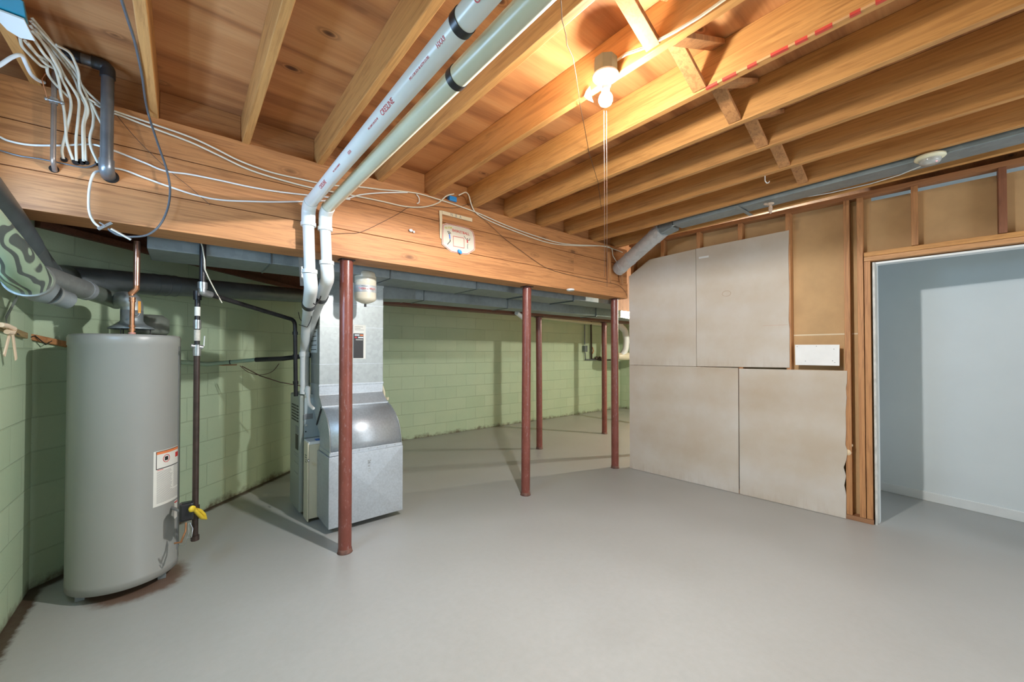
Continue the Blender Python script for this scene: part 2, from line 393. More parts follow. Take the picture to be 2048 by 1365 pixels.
# left wall with a window opening (Y .9 .. 1.8)
for y0, y1, z0, z1 in ((3.63, 2.65, 0, WT+.5), (2.65, 1.75, 0, 1.7), (1.75, -2.6, 0, WT+.5)):
    wall('wall_left', (WL, y1), (WL, y0), z0, z1, .2, blk) if z0 == 0 else None
wn = MB()
for (y0, y1, z0, z1) in ((1.75, 2.65, 1.7, 1.74), (1.75, 2.65, 2.2, 2.24), (1.75, 1.79, 1.74, 2.2), (2.61, 2.65, 1.74, 2.2), (2.18, 2.22, 1.74, 2.2)): wn.box(-.80, -.74, y0, y1, z0, z1)
struct(wn.build('window_1', white_p))
wall('wall_diagonal', (WL, 3.63), (1.66, 5.98), 0, WT, .2, blk)
wall('wall_back', (1.66, 5.98), (8.5, 5.98), 0, WT, .2, blk)
wall('wall_right', (8.5, 5.98), (8.5, -2.6), 0, WT+.5, .2, blk)
struct(MB().box(-.9, 9, -2.75, -2.62, 1.95, 2.835).build('rear_light_block', blk))  # unseen upper strip, added to keep world light out of the joist bays
# sill boards and rim above the block walls
def rim(name, a, b):
    a = Vector((*a, 0)); b = Vector((*b, 0)); d = (b-a).normalized(); n = Vector((d.y, -d.x, 0))
    m = MB(); m.bar(a+Vector((0, 0, WT+.02))+n*-.03, b+Vector((0, 0, WT+.02))+n*-.03, .14, .04)
    m.bar(a+Vector((0, 0, WT+.345))-n*.10, b+Vector((0, 0, WT+.345))-n*.10, .05, .61)
    struct(m.build(name, wood_dark))
rim('trim_1', (WL, 3.63), (1.66, 5.98)); rim('trim_2', (1.66, 5.98), (8.5, 5.98))
struct(MB().box(-.95, 9, -2.6, 6.4, 2.835, 2.86).build('ceiling', ply, origin=(0, 0, 0)))

# ---- joists
JX = [-.15+.4075*k for k in range(-1, 11)]
JL = {-1: 'floor joist beside the teal junction box, leftmost of all', 0: 'slim-looking floor joist behind the hanging grey cable, left of the wide plywood bay',
      1: 'floor joist between the two bays of knotty plywood, left of the pipes', 2: 'floor joist directly left of the white plastic pipes, with its lit underside',
      3: 'floor joist passing just right of and above the two white pipes', 4: 'floor joist carrying the bare bulb fixture',
      5: 'floor joist with red and white striped tape along its lower edge', 6: 'broad brightly lit floor joist just right of the striped-tape joist',
      7: 'floor joist second to the right of the striped-tape joist', 8: 'floor joist with a white hook on its underside',
      9: 'floor joist beside the flat blue-grey metal duct, on its bulb side', 10: 'last floor joist, between the flat metal duct and the stud wall'}
JW = .038
j0 = None
for i, x in enumerate(JX):
    if j0 is None:
        j0 = MB().box(x, x+JW, -2.6, 6.0, 2.645, 2.834).build('floor_joist', wood_y, bev=.003); o = j0
    else:
        o = j0.copy(); COL.objects.link(o); o.location.x = j0.location.x + (x-JX[0])
    tag(o, JL[i-1], 'joist', 'floor joists')
# joist stub ends / blocking above the beam, set back
names = ['between the teal-box joist and the cable joist', 'in the bay right of the hanging grey cable', 'in the wide bay left of the white pipes', 'behind the two white pipes',
         'above the basketball sign, left of the blue plastic box', 'directly behind the blue plastic box', 'in the dark bay right of the striped-tape joist', 'two bays right of the blue plastic box',
         'behind the pull strings', 'in the bay before the metal duct', 'at the metal duct end of the beam']
for i in range(11):
    x0 = JX[i]+JW+.001; x1 = JX[i+1]-.001
    o = MB().box(x0, x1, 2.885, 2.923, 2.654, 2.834).build('blocking_board', wood_blk, bev=.002)
    tag(o, 'wooden blocking board on the beam '+names[i], 'board', 'blocking boards on the beam')

# ---- main beam
bm_ = empty('support_beam', (1.7, 2.91, 2.058), 'long built-up wooden main beam of stacked planks carrying the joists', 'beam')
BY0, BY1, BX0, BX1 = 2.81, 3.03, -.689, 4.16
for z0, z1, dy in ((2.058, 2.2415, 0), (2.2465, 2.455, .004), (2.4600, 2.653, .008)):
    if z0 == 2.2465:
        MB().box(BX0, 3.19, BY0+dy, BY1, z0, z1).build('plank', wood_x, bm_, bev=.002)
        MB().box(3.193, BX1, BY0+dy+.006, BY1, z0, z1).build('plank', wood_x, bm_, bev=.002)
    else: MB().box(BX0, BX1, BY0+dy, BY1, z0, z1).build('plank', wood_x, bm_, bev=.002)
for hx, hy, r in ((108, 338, .017), (128, 319, .012), (152, 324, .014), (163, 324, .014), (172, 325, .011), (196, 327, .012), (221, 353, .032)):
    p = AY(hx, hy, BY0); MB().tube([p+Vector((0, -.0015, 0)), p+Vector((0, .01, 0))], r, 18).build('hole_shade_disc', hole_m, bm_)  # flat dark discs painted for the shade inside the holes
# cleats framing the duct hole at the right end
a = AY(1218, 540, BY0-.01); 
MB().bar(AY(1217, 505, 2.79), AY(1219, 566, 2.79), .035, .03, (0, 1, 0)).build('cleat', wood_z, bm_, bev=.002)
MB().bar(AY(1240, 520, 2.79), AY(1243, 570, 2.79), .035, .03, (0, 1, 0)).build('cleat', wood_z, bm_, bev=.002)

# ---- second beam beyond the ducts
b2 = MB().box(1.35, 8.4, 4.13, 4.3, 1.925, 2.12).build('support_beam', wood_dark, bev=.003)
tag(b2, 'dark red-brown beam on the far row of posts behind the ducts', 'beam')

chip = plain('chipped_base', (.15, .07, .05), .7, 0, .5, 30)
# ---- posts
def post(x, y, h, label, lean=(0, 0)):
    t = empty('support_post', (x, y, 0), label, 'post', 'red-brown steel posts')
    MB().tube([(x, y, .0), (x+lean[0]*.5, y+lean[1]*.5, h*.5), (x+lean[0], y+lean[1], h-.008)], .044, 32).build('shaft', post_m, t)
    MB().lathe([(0, 0), (.052, 0), (.049, .004), (.0455, .03), (.044, .03)], (x, y, 0), 24).build('foot_collar', chip, t)
    MB().box(x+lean[0]-.047, x+lean[0]+.047, y+lean[1]-.047, y+lean[1]+.047, h-.008, h).build('cap_plate', brownp, t)
post(.884, 2.905, 2.058, 'red-brown steel post nearest the camera, in front of the furnace ductwork')
post(2.606, 2.935, 2.058, 'red-brown steel post under the main beam, middle of the open floor', (.02, .0))
post(4.053, 2.925, 2.058, 'red-brown steel post beside the drywall panels')
post(4.005, 4.205, 1.925, 'red-brown steel post in the far row, just right of the middle near post', (-.01, 0))
post(5.607, 4.262, 1.925, 'slender-looking far post just left of the post by the drywall panels')
post(6.87, 4.25, 1.925, 'red-brown steel post in the far row hidden behind the drywall wall')
post(5.15, 2.92, 2.058, 'red-brown steel post under the beam line behind the drywall wall')

# ================================================================== PARTITION AND CORRIDOR
SD = .089; PF = .011   # stud depth; studs start behind panels
def stud(s, label, z0=.04, z1=2.69, w=.038, mat=wood_z):
    o = MB().pbox(s, s+w, PF, PF+SD, z0, z1).build('wall_stud', mat, bev=.002); return tag(o, label, 'stud', 'wall studs')
stud(.02, 'first wall stud behind the left edge of the drywall panels')
stud(.40, 'wall stud showing above the clipped corner of the left drywall panel')
stud(.80, 'wall stud showing just left of the joint of the two upper drywall panels')
stud(1.205, 'wall stud showing above the middle of the upper right drywall panel')
stud(1.605, 'wall stud along the right edge of the upper right drywall panel')
stud(2.02, 'wall stud running down to the right edge of the lower drywall panel')
stud(2.105, 'full-height king stud left of the doorway opening')
stud(2.148, 'shorter jack stud carrying the doorway header', .04, 2.15)
stud(2.425, 'short stud above the doorway header, left one', 2.23, 2.69)
stud(2.855, 'short dark reddish stud above the doorway header, over the foam lumps', 2.23, 2.69, .038, wood('reddish_lumber', 2, (.30, .12, .06), (.16, .06, .03), .8))
stud(3.28, 'short stud above the doorway header outside the frame', 2.23, 2.69)
tag(MB().pbox(0, 5.3, PF, PF+SD, 2.691, 2.728).build('top_plate', wood('plate_lumber', 1, (.42, .20, .085), (.28, .12, .05), .4)), 'long wooden top plate along the head of the stud wall', 'plate')
tag(MB().pbox(0, 2.19, PF, PF+SD, .0, .038).build('sole_plate', wood('plate_lumber_low', 1, (.38, .19, .09), (.2, .09, .045), .4), bev=.002), 'wooden sole plate on the floor under the stud wall', 'plate')
h = empty('door_header', PP(2.6, .05, 2.152), 'doubled flat wooden header over the doorway', 'header')
MB().pbox(2.148, 3.4, PF-.001, PF+SD, 2.152, 2.188).build('board', wood('header_lumber', 1, (.58, .30, .125), (.36, .17, .06), .4), h, bev=.002)
MB().pbox(2.148, 3.4, PF, PF+SD, 2.190, 2.226).build('board', wood_y, h, bev=.002)
# backing drywall (brown paper) with a slit of white above
struct(MB().pbox(0, 2.19, PF+SD+.001, PF+SD+.013, .0, 2.695).build('wall_partition', kraft))
struct(MB().pbox(2.19, 5.3, PF+SD+.001, PF+SD+.013, 2.152, 2.665).build('wall_partition', kraft))
struct(MB().pbox(0, 2.205, PF+SD+.0135, PF+SD+.022, .0, 2.66).build('wall_corridor', white_wall))
struct(MB().pbox(2.205, 5.3, PF+SD+.0135, PF+SD+.022, 2.14, 2.66).build('wall_corridor', white_wall))
struct(MB().pbox(3.3, 5.3, 0, .12, 0, 2.66).build('wall_front', white_wall))
# tape-joint line on brown paper
tag(MB().pbox(1.645, 2.10, PF+SD-.001, PF+SD+.0005, 1.555, 1.567).build('joint_tape', tape_c), 'thin pale joint tape line across the brown drywall paper', 'tape')
# door frame
dj = MB(); dj.pbox(2.198, 2.212, .03, .155, .0, 2.14)
struct(dj.build('door_1', plain('chipped_white_trim', (.56, .56, .52), .6, 0, .25, 14)))
struct(MB().pbox(2.212, 3.3, .06, .155, 2.128, 2.142).build('trim_3', white_p))
struct(MB().pbox(2.2125, 2.222, .085, .17, .0, 2.135).build('trim_4', white_p))
# corridor: far wall, end wall, ceiling, baseboard
FA = Vector((5.50, .86, 0)); FB = Vector((5.05, -2.2, 0)); fd = (FB-FA).normalized(); fn = Vector((-fd.y, fd.x, 0))
if fn.x < 0: fn = -fn
struct(MB().prism([FA, FB, FB+fn*.1, FA+fn*.1], (0, 0, 2.7)).build('wall_far', white_wall))
struct(MB().prism([FA+Vector((0, 0, 0)), FB, FB-fn*.014, FA-fn*.014], (0, 0, .085)).build('baseboard_right', white_p, bev=.004))
struct(MB().box(4.42, 5.6, .86, .96, 0, 2.7).build('wall_end', white_wall))
struct(MB().box(4.43, 5.484, .846, .86, 0, .085).build('baseboard_end', white_p, bev=.004))
tag(MB().box(5.36, 5.40, .80, .845, 0, .17).box(5.40, 5.45, .815, .845, 0, .14).build('plinth_block', white_p, bev=.003), 'small white trim block in the corridor corner by the door jamb', 'trim')
struct(MB().prism([PP(1.9, .13, 2.70), PP(5.3, .13, 2.70), Vector((5.7, -2.5, 2.70)), Vector((5.7, .92, 2.70))], (0, 0, .012)).build('ceiling', white_wall))

# drywall panels
TH = .0105
def panel(name, pts, label, cat='panel', mat=gyp, t0=0, group='bare drywall panels'):
    return tag(MB().prism([PP(s, t0, z) for s, z in pts], PT*TH).build(name, mat, bev=0), label, cat, group)
panel('drywall_panel', [(.004, 1.252), (.797, 1.252), (.797, 2.512), (.27, 2.49), (.004, 2.33)], 'upper left drywall panel with a clipped top corner')
panel('drywall_panel', [(.801, 1.254), (1.63, 1.262), (1.632, 1.62), (1.626, 1.7), (1.633, 1.95), (1.628, 2.3), (1.634, 2.526), (.801, 2.514)], 'upper right drywall panel with a small brown ring stain')
panel('drywall_panel', [(.004, .003), (1.20, .003), (1.203, 1.249), (.004, 1.249)], 'lower left drywall panel with water-stained streaks')
rg = [(2.035, 1.247), (2.033, 1.15), (2.026, 1.1), (2.03, 1.02), (2.022, .9), (2.024, .75), (2.018, .62), (2.03, .58), (2.024, .5), (2.005, .43), (2.02, .36), (2.008, .28), (2.02, .2), (2.017, .003)]
panel('drywall_panel', rg[::-1] + [(1.21, 1.241), (1.208, .003)], 'lower right drywall panel with a ragged broken right edge')
# ring stain and scuffs are shallow marks on their panels: children
def ring_mark(par, s, z, a, b):
    m = MB(); k = 28; pts = [PP(s+a*math.cos(2*PI*i/k)*(1+.05*math.sin(3*i)), -.0004, z+b*math.sin(2*PI*i/k)) for i in range(k+1)]
    m.tube(pts, .0016, 6, cap=False); return m.build('ring_stain', plain('brown_stain', (.42, .27, .16), .8), par)
pr = [o for o in bpy.data.objects if o.name.startswith('drywall_panel')]
pr.sort(key=lambda o: o.name)
ring_mark(pr[1], 1.10, 2.0, .04, .028)
MB().pbox(1.42, 1.62, -.0005, .001, 1.655, 1.659).build('scratch', plain('pink_scratch', (.55, .38, .30), .8), pr[1])
MB().pbox(.83, .93, -.0005, .001, 2.40, 2.42).build('plaster_smear', white_board, pr[1])
MB().pbox(1.9, 2.03, .0, .03, .60, .66).build('torn_flap', peach, pr[3]) if False else None
o = panel('board', [(1.675, 1.288), (1.985, 1.288), (1.987, 1.468), (1.673, 1.472)], 'small white rectangular board nailed between two studs', 'board', white_board, -.001, None)
for s_, z_ in ((1.69, 1.455), (1.83, 1.457), (1.95, 1.43), (1.75, 1.325), (1.94, 1.33), (1.955, 1.315)):
    MB().tube([PP(s_, -.0015, z_), PP(s_, -.0035, z_)], .0028, 8).build('nail', ink, o)
tag(MB().sphere(PP(2.03, .02, .56), .03, (.5, 1, 1.1), 12).sphere(PP(2.045, .03, .62), .022, (.8, 1, .8), 10).build('foam_lump', foam), 'torn crumbled drywall lump at the broken panel edge beside the stud', 'debris')
tag(MB().sphere(AD(1994, 473, 3.32), .033, (.6, 1.2, .9), 16).sphere(AD(1984, 476, 3.33), .018, (.5, 1.2, .7), 12).build('foam_lump', foam), 'tan lump of hardened foam on the doorway header, left of the pair', 'foam', 'foam lumps on the header')
tag(MB().sphere(AD(2018, 477, 3.26), .03, (.6, 1.5, .8), 16).build('foam_lump', foam), 'pale lump of hardened foam on the doorway header, right of the pair', 'foam', 'foam lumps on the header')

# ================================================================== JOIST-BAY DETAILS
# cross bridging
def bridge(x0, x1, y, rise, label, w=.062, th=.022):
    z0, z1 = (2.66, 2.82) if rise else (2.82, 2.66)
    tag(MB().bar((x0, y, z0), (x1, y, z1), w, th, (0, 0, 1)).build('bridging_strut', wood_z, bev=.002), label, 'strut', 'cross bridging between joists')
bays = {3: 'left of the bulb joist', 4: 'between the bulb joist and the striped-tape joist', 5: 'right of the striped-tape joist', 6: 'one bay further right of the tape joist', 7: 'between the second and third joists past the tape', 8: 'in the bay before the metal duct joist'}
for k, t in bays.items():
    x0 = -.15+.4075*k+JW; x1 = -.15+.4075*(k+1)
    bridge(x0+.002, x1-.002, .87, False, 'bridging strut sloping down '+t)
    bridge(x0+.002, x1-.002, .785, True, 'bridging strut sloping up '+t)
# striped tape on joist 5 (red pieces)
jx5 = -.15+.4075*5
tp = empty('striped_tape', (jx5, .3, 2.645), 'worn red and white striped tape along a joist edge', 'tape')
ends = [(1793, 1752), (1700, 1722), (1665, 1630), (1615, 1590), (1576, 1541), (1513, 1494), (1472, 1444), (1434, 1411)]
def yj(px):  # Y on the lower edge of joist 5 for sight column px
    d = ray(px, 100); return d.y/d.x*jx5
for a_, b_ in ends:
    y0, y1 = sorted((yj(a_), yj(b_)))
    MB().box(jx5-.0012, jx5+.0005, y0, y1, 2.644, 2.656).box(jx5-.0012, jx5+.012, y0, y1, 2.6435, 2.6448).build('red_stripe', red_tape, tp)
MB().box(jx5-.0008, jx5+.0004, yj(1800), yj(1411), 2.6445, 2.654).build('pale_backing', plain('worn_pale_tape', (.60, .34, .16), .6), tp)

# bulb fixture
bx, by = BULB[0]-.015, BULB[1]-.0
f = empty('bulb_fixture', (bx, by, 2.70), 'bare bulb in a white porcelain lampholder on a grey round box', 'lamp')
oc = [(math.cos(PI/8+i*PI/4)*.052, math.sin(PI/8+i*PI/4)*.052) for i in range(8)]
MB().prism([(bx+a_, by+b_, 2.632) for a_, b_ in oc], (0, 0, .068)).build('junction_box', plain('grey_green_box', (.20, .23, .19), .45, .3, .15), f, bev=.003)
MB().lathe([(0, .0), (.056, 0), (.058, -.004), (.055, -.012), (.03, -.016), (.024, -.018), (.023, -.05), (.0, -.05)], (bx, by, 2.631), 36).build('lampholder', plain('white_porcelain', (.86, .86, .84), .2), f)
MB().lathe([(.0, 0), (.018, 0), (.0185, .006), (.015, .012), (.018, .02), (.015, .03), (.0, .03)], (bx, by, 2.562), 24).build('bulb_base', steel, f)
MB().lathe([(.0001, -.032), (.014, -.0285), (.024, -.021), (.030, -.008), (.0305, .002), (.027, .014), (.019, .025), (.0155, .034), (.015, .042)], (bx, by, 2.523), 28).build('bulb', bulb_m, f)
MB().tube([(bx-.035, by-.01, 2.615), (bx-.033, by-.01, 2.56), (bx-.031, by-.012, 2.5)], .0012, 6).build('switch_chain', steel, f)
# pull strings hanging to the beam height
for i, (dx, top, bot, lb) in enumerate(((-.0, 222, 555, 'thin string hanging below the bulb, left of the pair'), (.0, 222, 575, 'thin string hanging below the bulb, right of the pair'))):
    x_ = 1208 if i == 0 else 1213
    p = AD(x_, top, 1.80); q = p.copy(); q.z = AD(x_, bot, 1.80).z
    tag(MB().tube([p, p.lerp(q, .5)+Vector((.001, 0, 0)), q], .0008, 6).build('pull_string', dark_wire), lb, 'string', 'pull strings')
# cable to the fixture
cb = MB(); z_ = 2.655
for off in (0, .012):
    cb.tube([Vector((bx+.02, by-.02-off, 2.68)), AX(1252, 107+off*200, 1.462), AX(1290, 93+off*300, 1.466), AX(1350, 62+off*200, 1.466), AX(1400, 32+off*200, 1.466), AX(1462, -12+off*200, 1.466)], .0042, 8)
tag(cb.build('fixture_cable', jacket), 'pair of pale cables running along the joist to the bulb box', 'cable')
# torn white tape bits by the fixture
tag(MB().add([AX(1172, 182, 1.47), AX(1180, 172, 1.47), AX(1184, 196, 1.468), AX(1187, 205, 1.466), AX(1176, 200, 1.466), AX(1168, 193, 1.47)], [(0, 1, 2, 3, 4, 5)]).add([AX(1172, 182, 1.473), AX(1180, 172, 1.473), AX(1184, 196, 1.471), AX(1187, 205, 1.469), AX(1176, 200, 1.469), AX(1168, 193, 1.473)], [(5, 4, 3, 2, 1, 0)]).build('torn_tape', white_board), 'torn scrap of white tape stuck to the joist beside the bulb', 'tape')
# thin twisted wire hanging left of the bulb
wp = [(1122, 0, 2.64), (1124, 40, 2.64), (1132, 70, 2.62), (1134, 90, 2.62), (1146, 115, 2.62), (1152, 150, 2.62), (1157, 185, 2.62), (1160, 210, 2.63), (1168, 250, 2.64), (1178, 305, 2.64)]
W = [AZ(a_, b_, c_) for a_, b_, c_ in wp] + [AZ(1196, 365, 2.64), AZ(1203, 420, 2.635)]
tag(MB().tube(W, .0017, 6).build('thin_wire', dark_wire), 'thin frayed wire stapled across the joists left of the bulb', 'wire')
# white hook, smoke alarm, paper scraps
hk = AZ(1530, 352, 2.645)
tag(MB().tube([hk, hk+Vector((0, 0, -.035)), hk+Vector((.008, -.008, -.052)), hk+Vector((.022, -.015, -.048)), hk+Vector((.028, -.018, -.036))], .003, 8).build('hook', white_p), 'small white hook hanging under a joist', 'hook')
sm = AZ(1860, 318, 2.615); st = empty('smoke_alarm', sm, 'round cream smoke alarm with a red light under the metal duct', 'smoke alarm')
MB().lathe([(0, .018), (.07, .018), (.072, .006), (.066, .0), (.052, -.004), (.048, -.004), (.0, -.004)], sm, 36).build('base_plate', plain('cream_plastic', (.80, .76, .55), .35, 0, .04), st)
MB().lathe([(.05, -.004), (.05, -.018), (.042, -.03), (.0, -.032)], sm, 30).build('sensor_cover', plain('clear_grey_plastic', (.48, .48, .45), .15, 0, .2, 30), st)
MB().sphere(sm+Vector((-.02, -.03, -.026)), .006).build('indicator_light', red_led, st)
tag(MB().tube([AZ(1858, 326, 2.59), AZ(1800, 350, 2.62), AZ(1740, 368, 2.63), AZ(1660, 386, 2.63), AZ(1560, 403, 2.63), AZ(1480, 420, 2.63), AZ(1400, 438, 2.63), AZ(1345, 452, 2.63)], .0035, 8).build('alarm_cable', jacket_w), 'pale cable sagging from the smoke alarm along the stud wall head', 'cable')
pp = AZ(1540, 408, 2.60)
tag(MB().sphere(pp, .03, (1, 1, .35), 10).sphere(pp+Vector((.01, .0, -.04)), .022, (.5, .7, 1.8), 10).sphere(pp+Vector((-.03, .02, -.005)), .02, (1.2, .8, .4), 8).build('rag', plain('torn_paper', (.62, .47, .36), .8, 0, .35, 40)), 'torn rag scrap hanging from the flat duct strap', 'rag')
sp_ = AZ(1490, 418, 2.62)
tag(MB().bar(AZ(1472, 413, 2.62), AZ(1502, 431, 2.615), .03, .006).build('hanger_strap', galv_old, bev=.001), 'metal hanger strap crossing under the flat duct', 'strap')

# flat stack duct and round duct on the right
tag(MB().box(3.60, 3.775, -2.5, 1.93, 2.625, 2.71).build('flat_duct', galv_old, bev=.006), 'flat galvanized duct running along the joist bay by the stud wall', 'duct')
rd = empty('round_duct', (3.72, 2.3, 2.45), 'round galvanized duct sloping from the joist bay down into the beam', 'duct')
A_, B_ = Vector((3.67, 1.86, 2.60)), Vector((3.845, 2.76, 2.345)); dd = (B_-A_).normalized()
A_ = AD(1322, 462, 4.05); B_ = AD(1240, 536, 4.62); dd = (B_-A_).normalized()
MB().tube([A_, B_, B_+dd*.04], .076, 36).build('pipe', crinkle, rd)
MB().tube([A_-dd*.02, A_+dd*.10], .081, 36).build('collar', crinkle, rd)
MB().tube([B_-dd*.20, B_-dd*.17], .080, 36).build('band', crinkle, rd)
MB().tube([B_-dd*.05, B_+dd*.005], .080, 36).build('band', crinkle, rd)
MB().hexa([A_+Vector((-.07, -.16, -.02)), A_+Vector((.07, -.16, -.02)), A_+Vector((.06, .0, -.06)), A_+Vector((-.06, .0, -.06)), A_+Vector((-.07, -.16, .07)), A_+Vector((.07, -.16, .07)), A_+Vector((.06, .0, .06)), A_+Vector((-.06, .0, .06))]).build('boot', galv_old, rd, bev=.01)

# ================================================================== DUCTS BEYOND THE BEAM
t = empty('trunk_duct', (1.7, 3.34, 2.01), 'large galvanized trunk duct running just behind the main beam', 'duct')
MB().box(-.17, 2.16, 3.14, 3.53, 2.01, 2.40).build('section', galv_old, t, bev=.006)
MB().box(2.162, 3.55, 3.145, 3.525, 2.018, 2.40).build('section', galv_old, t, bev=.006)
MB().box(3.552, 6.2, 3.16, 3.52, 2.03, 2.40).build('section', galv_old, t, bev=.006)
for x_ in (.45, 1.3, 2.155, 2.85, 3.545): MB().box(x_, x_+.012, 3.134, 3.536, 2.005, 2.40).build('drive_cleat', flue_m, t, bev=.002)
t = empty('second_duct', (3.5, 3.86, 1.93), 'lower galvanized duct running behind the trunk duct towards the far room', 'duct')
MB().hexa([(1.40, 3.60, 1.90), (1.79, 3.68, 1.935), (1.79, 3.98, 1.935), (1.40, 3.86, 1.90), (1.40, 3.60, 2.35), (1.79, 3.68, 2.35), (1.79, 3.98, 2.35), (1.40, 3.86, 2.35)]).build('transition', galv_old, t, bev=.004)
MB().box(1.79, 3.02, 3.72, 4.02, 1.94, 2.35).build('section', galv_old, t, bev=.006)
MB().box(3.022, 8.3, 3.725, 4.015, 1.945, 2.35).build('section', galv_old, t, bev=.006)
for x_ in (1.78, 1.9, 3.01, 4.7): MB().box(x_, x_+.012, 3.714, 4.026, 1.934, 2.36).build('drive_cleat', flue_m, t, bev=.002)
tag(MB().box(4.3, 5.1, 3.06, 3.085, 1.95, 2.834).build('plywood_board', wood_z), 'orange wooden board end under the beam, left of the drywall wall', 'board')
tag(MB().prism([AY(1224, 622, 3.3), AY(1240, 600, 3.3)+Vector((0.05, 0, 0)), AY(1262, 640, 3.3)+Vector((.2, 0, 0)), AY(1236, 634, 3.3)], (0, .02, 0)).build('foil_wrap', foil_m), 'crumpled silver foil wrap on the duct beside the far right post', 'insulation')

# ================================================================== FURNACE AND RETURN DUCT
fz = 1.04
F = empty('furnace', (1.1, 3.95, 0), 'grey-green gas furnace cabinet behind the return duct', 'furnace')
MB().box(.80, 1.47, 3.75, 4.14, .03, fz).build('cabinet', furn, F, bev=.006)
FD = MB().box(.765, .80, 3.755, 4.135, .035, fz-.008).build('front_door', furn, F, bev=.012)
SPN = MB().box(.80, .905, 3.744, 3.75, .67, fz-.03).build('side_panel', furn_b, F, bev=.002)
MB().box(.905, 1.46, 3.745, 3.75, .67, fz-.005).build('side_panel', furn_b, F, bev=.002)
for i in range(6):
    z_ = .80+i*.026
    MB().box(.762, .766, 3.80, 3.87, z_, z_+.012).build('louver', ink, FD)
    MB().box(.762, .766, 3.90, 4.06, z_, z_+.012).build('louver', ink, FD)
MB().box(.7625, .766, 3.80, 3.90, .70, .76).build('label', heater_d, FD); MB().box(.7625, .766, 3.80, 3.90, .56, .69).build('label', ink, FD)
for z_ in (.50, .52, .44, .35): MB().box(.7630, .766, 3.80, 3.95, z_, z_+.005).build('printed_line', ink_g, FD)
p = AY(608+5, 838, 3.743); MB().tube([AY(612, 851, 3.743), AY(612, 851, 3.738)], .011, 20).build('knockout', galv_m, SPN)
MB().tube([AY(611.5, 864, 3.743), AY(611.5, 864, 3.740)], .006, 14).build('hole', ink, SPN)
q0 = AY(607.5, 829, 3.741); q1 = AY(625.5, 838, 3.741); MB().box(q0.x, q1.x, 3.740, 3.744, min(q0.z, q1.z), max(q0.z, q1.z)).build('vent_slot', heater_d, SPN, bev=.002)
MB().box(.81, 1.45, 3.77, 4.12, 0, .03).build('base_shade_slab', brick_r, F, bev=.004)  # dark slab standing in for the shaded gap under the cabinet
# filter rack
MB().box(.798, 1.45, 3.582, 3.742, .03, .64).build('filter_rack', cream, F, bev=.004)
FDR = MB().box(.790, .802, 3.578, 3.72, .012, .655).build('filter_door', cream, F, bev=.005)
MB().box(.798, 1.45, 3.578, 3.742, .64, .665).build('filter_rack_lid', white_p, F, bev=.004)
lt = AX(630, 922, .788)
MB().lathe([(0, 0), (.012, 0), (.012, .008), (.006, .012), (0, .012)], AX(618, 922, .7895), 18, (-1, 0, 0)).build('latch', steel, FDR)
for i, wd in enumerate((.05, .055, .03, .045)): MB().box(.7885, .7905, 3.61, 3.61+wd, .545-i*.018, .550-i*.018).build('printed_line', ink, FDR)
MB().box(.86, .90, 3.60, 3.67, .6655, .6665).build('blue_label', blue_ink, F)
# white trap piping on the furnace side
MB().tube([AD(611, 783, 3.12), AD(616, 772, 3.10), AD(616, 790, 3.10), AD(618, 810, 3.10), AD(627, 818, 3.14)], .013, 14, fillet=.03).build('drain_trap', pvc, F)
MB().tube([AD(616, 774, 3.10), AD(616, 791, 3.10)], .017, 14).build('trap_coupling', pvc, F)

R = empty('return_duct', (1.15, 3.5, 0), 'bright galvanized return air duct with curved elbow in front of the furnace', 'duct')
x0, x1 = .868, 1.409
MB().box(x0, x1, 3.55, 3.85, 1.125, 2.02).build('drop', galv_m, R, bev=.003)
for z_ in (1.30, 1.62, 1.82): MB().box(x0-.0015, x1+.0015, 3.5485, 3.851, z_, z_+.004).build('seam', galv_new, R)
MB().box(x0-.004, x1+.004, 3.546, 3.854, 1.118, 1.135).build('flange', galv_new, R, bev=.002)
MB().box(x0-.004, x1+.004, 3.546, 3.854, 1.99, 2.02).build('flange', galv_m, R, bev=.002)
# transition: vertical then kicked forward
prof = [(3.55, 1.12), (3.55, 1.045), (3.465, .955)]
back = [(3.85, 1.12), (3.80, .99), (3.62, .80)]
xa, xb = [x0, x0, x0+.003], [x1, x1-.004, x1+.01]
m = MB(); vs = []
for (yf, zf), (yb, zb), a_, b_ in zip(prof, back, xa, xb): vs += [(a_, yf, zf), (b_, yf, zf), (b_, yb, zb), (a_, yb, zb)]
fs = [(3, 2, 1, 0)]
for i in range(2):
    for j in range(4): fs.append((i*4+j, i*4+(j+1) % 4, (i+1)*4+(j+1) % 4, (i+1)*4+j))
fs.append((8, 9, 10, 11)); m.add(vs, fs); m.build('offset_transition', galv_new, R, bev=.002)
MB().bar((x0-.003, 3.463, .953), (x1+.013, 3.463, .953), .014, .02).build('flange', galv_new, R, bev=.002)
MB().bar((x0-.003, 3.463, .957), (x0-.003, 3.615, .795), .006, .016).build('flange', ink, R)
